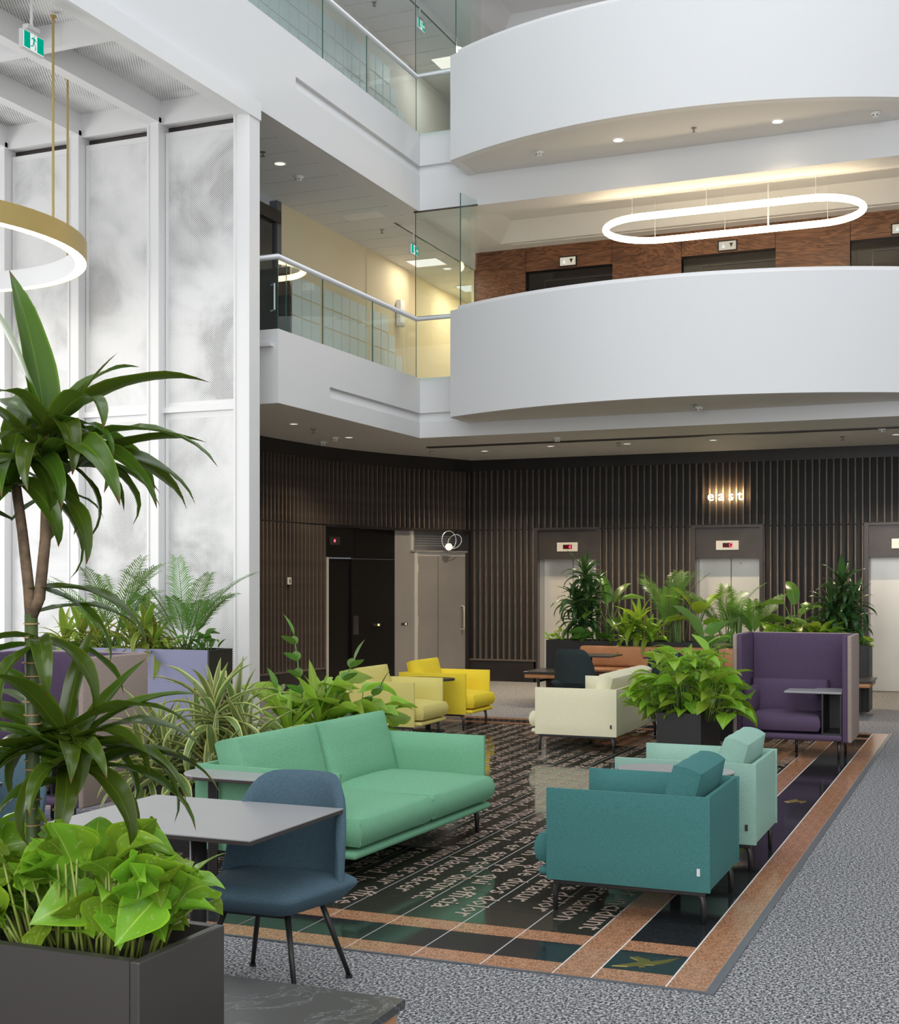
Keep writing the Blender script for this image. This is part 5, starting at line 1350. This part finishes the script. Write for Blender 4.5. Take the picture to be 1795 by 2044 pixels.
# ---- long planter before the lifts
ZL = 0.79
dr('tall dark dracaena in front of the first lift', (-5.33, 17.6, ZL), [(0.02, 0.0, 1.0), (0.10, 0.02, 0.72), (-0.10, 0, 0.62), (0.06, 0, 0.42), (-0.05, 0.0, 0.36)], mat='leaf_dark', length=0.42, width=0.075, n=30, seed=41)
dr('tall dark dracaena beside the third lift', (-1.88, 17.6, ZL), [(0.02, 0.0, 0.86), (0.15, 0.02, 0.60), (-0.10, 0, 0.55), (0.10, 0, 0.36), (-0.06, 0.0, 0.34)], mat='leaf_dark', length=0.42, width=0.08, n=30, seed=42)
dr('yellow green dracaena in the middle of the long planter', (-4.52, 17.5, ZL), [(0.0, 0.0, 0.30), (-0.16, 0.0, 0.1), (0.17, 0.0, 0.12)], mat='leaf_lime', length=0.48, width=0.085, n=28, seed=43)
palm('upright palm left of the middle lift', (-4.12, 17.62, ZL), 8, 1.15, 44, 'leaf_mid', 'palms in the long planter', (1.2, 1.5), 0.30)
palm('spreading palm in front of the middle lift doors', (-3.35, 17.66, ZL), 9, 1.05, 45, 'leaf_mid', 'palms in the long planter', (0.9, 1.4), 0.28)
palm('low palm right of the middle lift', (-2.95, 17.6, ZL), 7, 0.85, 46, 'leaf_mid', 'palms in the long planter', (0.8, 1.35), 0.26)
def V(d): return view_az(d)
paddle_plant('bird of paradise with tall paddle leaves right of the first lift', (-4.95, 17.6, ZL), [(V(120), 0.55, 0.10, 0.46, 0.17, 1.4), (V(30), 0.55, 0.12, 0.44, 0.17, 1.2), (V(10), 0.62, 0.25, 0.34, 0.22, 0.2), (V(-30), 0.40, 0.35, 0.34, 0.22, 0.0), (V(200), 0.48, 0.30, 0.36, 0.22, 0.1), (V(-80), 0.35, 0.2, 0.32, 0.2, -0.4), (V(170), 0.62, 0.3, 0.4, 0.16, 0.1), (V(60), 0.3, 0.4, 0.3, 0.2, 0.3)], 51, group='birds of paradise in the long planter')
paddle_plant('bird of paradise with a pale funnel of leaves before the middle lift', (-3.72, 17.55, ZL), [(V(170), 0.45, 0.12, 0.46, 0.24, 1.1), (V(10), 0.45, 0.15, 0.46, 0.24, 1.0), (V(-90), 0.42, 0.1, 0.40, 0.30, 0.5), (V(30), 0.60, 0.30, 0.40, 0.16, 0.6), (V(150), 0.62, 0.3, 0.42, 0.2, 0.5), (V(-150), 0.35, 0.3, 0.4, 0.22, 0.1), (V(-40), 0.3, 0.3, 0.4, 0.24, 0.2)], 52, 'leaf_lime', 'birds of paradise in the long planter')
paddle_plant('bird of paradise with drooping paddles right of the middle lift', (-2.45, 17.58, ZL), [(V(175), 0.58, 0.22, 0.42, 0.22, 0.1), (V(90), 0.55, 0.05, 0.42, 0.18, 1.35), (V(15), 0.52, 0.22, 0.36, 0.22, 0.15), (V(-10), 0.38, 0.4, 0.34, 0.22, 0.1), (V(-80), 0.36, 0.15, 0.36, 0.22, -0.2), (V(190), 0.34, 0.4, 0.34, 0.22, 0.2), (V(40), 0.45, 0.35, 0.34, 0.2, 0.5), (V(-140), 0.25, 0.3, 0.32, 0.22, 0.1)], 53, group='birds of paradise in the long planter')
pothos('bushy fern at the left end of the long planter', (-5.62, 17.55, ZL), (0.16, 0.14), 34, 'leaf_lime', 0.13, (0.03, 0.17), 54, None, 'fern', 'lance', (0.0, 0.9), 'stem_green', None, 0.35)
pothos('large heart-leaved plant beside the fern in the long planter', (-5.12, 17.48, ZL), (0.22, 0.13), 15, 'leaf_mid', 0.24, (0.06, 0.26), 55, None, 'philodendron', 'heart', (-0.2, 0.5), 'stem_green')
pothos('low broad-leaved plant behind the purple seat', (-2.35, 17.48, ZL), (0.55, 0.13), 70, 'leaf_lime', 0.30, (0.06, 0.26), 56, None, 'anthurium', 'lance', (0.1, 0.9), 'stem_green', None, 0.42)
pothos('small plant at the right end of the long planter', (-1.60, 17.55, ZL), (0.09, 0.12), 18, 'leaf_lime', 0.10, (0.03, 0.16), 57, None, 'fern', 'heart', (0.0, 0.9), 'stem_green')
snake_plant('snake plant left of the middle lift', (-3.95, 17.5, ZL), 8, 0.55, 58, 'snake plants in the long planter')
snake_plant('snake plant right of the middle lift', (-3.22, 17.5, ZL), 10, 0.62, 59, 'snake plants in the long planter')
dr('narrow striped dracaena before the snake plants', (-3.5, 17.46, ZL), [(0.0, 0.0, 0.18)], mat='leaf_gold', length=0.34, width=0.05, n=16, seed=60)

# ---- cube planters between the sofas
pothos('full leafy peace lily in the small black cube planter', (-2.63, 12.0, 0.43), (0.36, 0.42), 130, 'leaf_lime', 0.28, (0.10, 0.62), 61, None, 'peace_lily', 'lance', (-0.1, 0.9), 'stem_green', None, 0.40)
pothos('broad silvery arrowhead leaves in the small black cube planter', (-2.63, 11.95, 0.43), (0.46, 0.38), 60, 'leaf_pothos', 0.23, (0.02, 0.50), 62, None, 'arrowhead_vine', 'heart', (-0.5, 0.4), 'stem_lime')
paddle_plant('broad dark paddle leaves behind the cube planter', (-2.80, 13.78, 0.42), [(V(160), 0.62, 0.12, 0.50, 0.28, 1.1), (V(20), 0.52, 0.2, 0.46, 0.36, 0.4), (V(-70), 0.56, 0.1, 0.46, 0.36, 0.3), (V(60), 0.66, 0.15, 0.46, 0.34, 0.6), (V(190), 0.34, 0.4, 0.42, 0.18, 0.3), (V(5), 0.22, 0.5, 0.36, 0.26, 0.2), (V(-110), 0.3, 0.3, 0.4, 0.3, 0.1), (V(80), 0.4, 0.3, 0.4, 0.28, 0.6), (V(150), 0.25, 0.6, 0.45, 0.16, 0.2)], 63, 'leaf_mid', None, 'giant_white_bird')
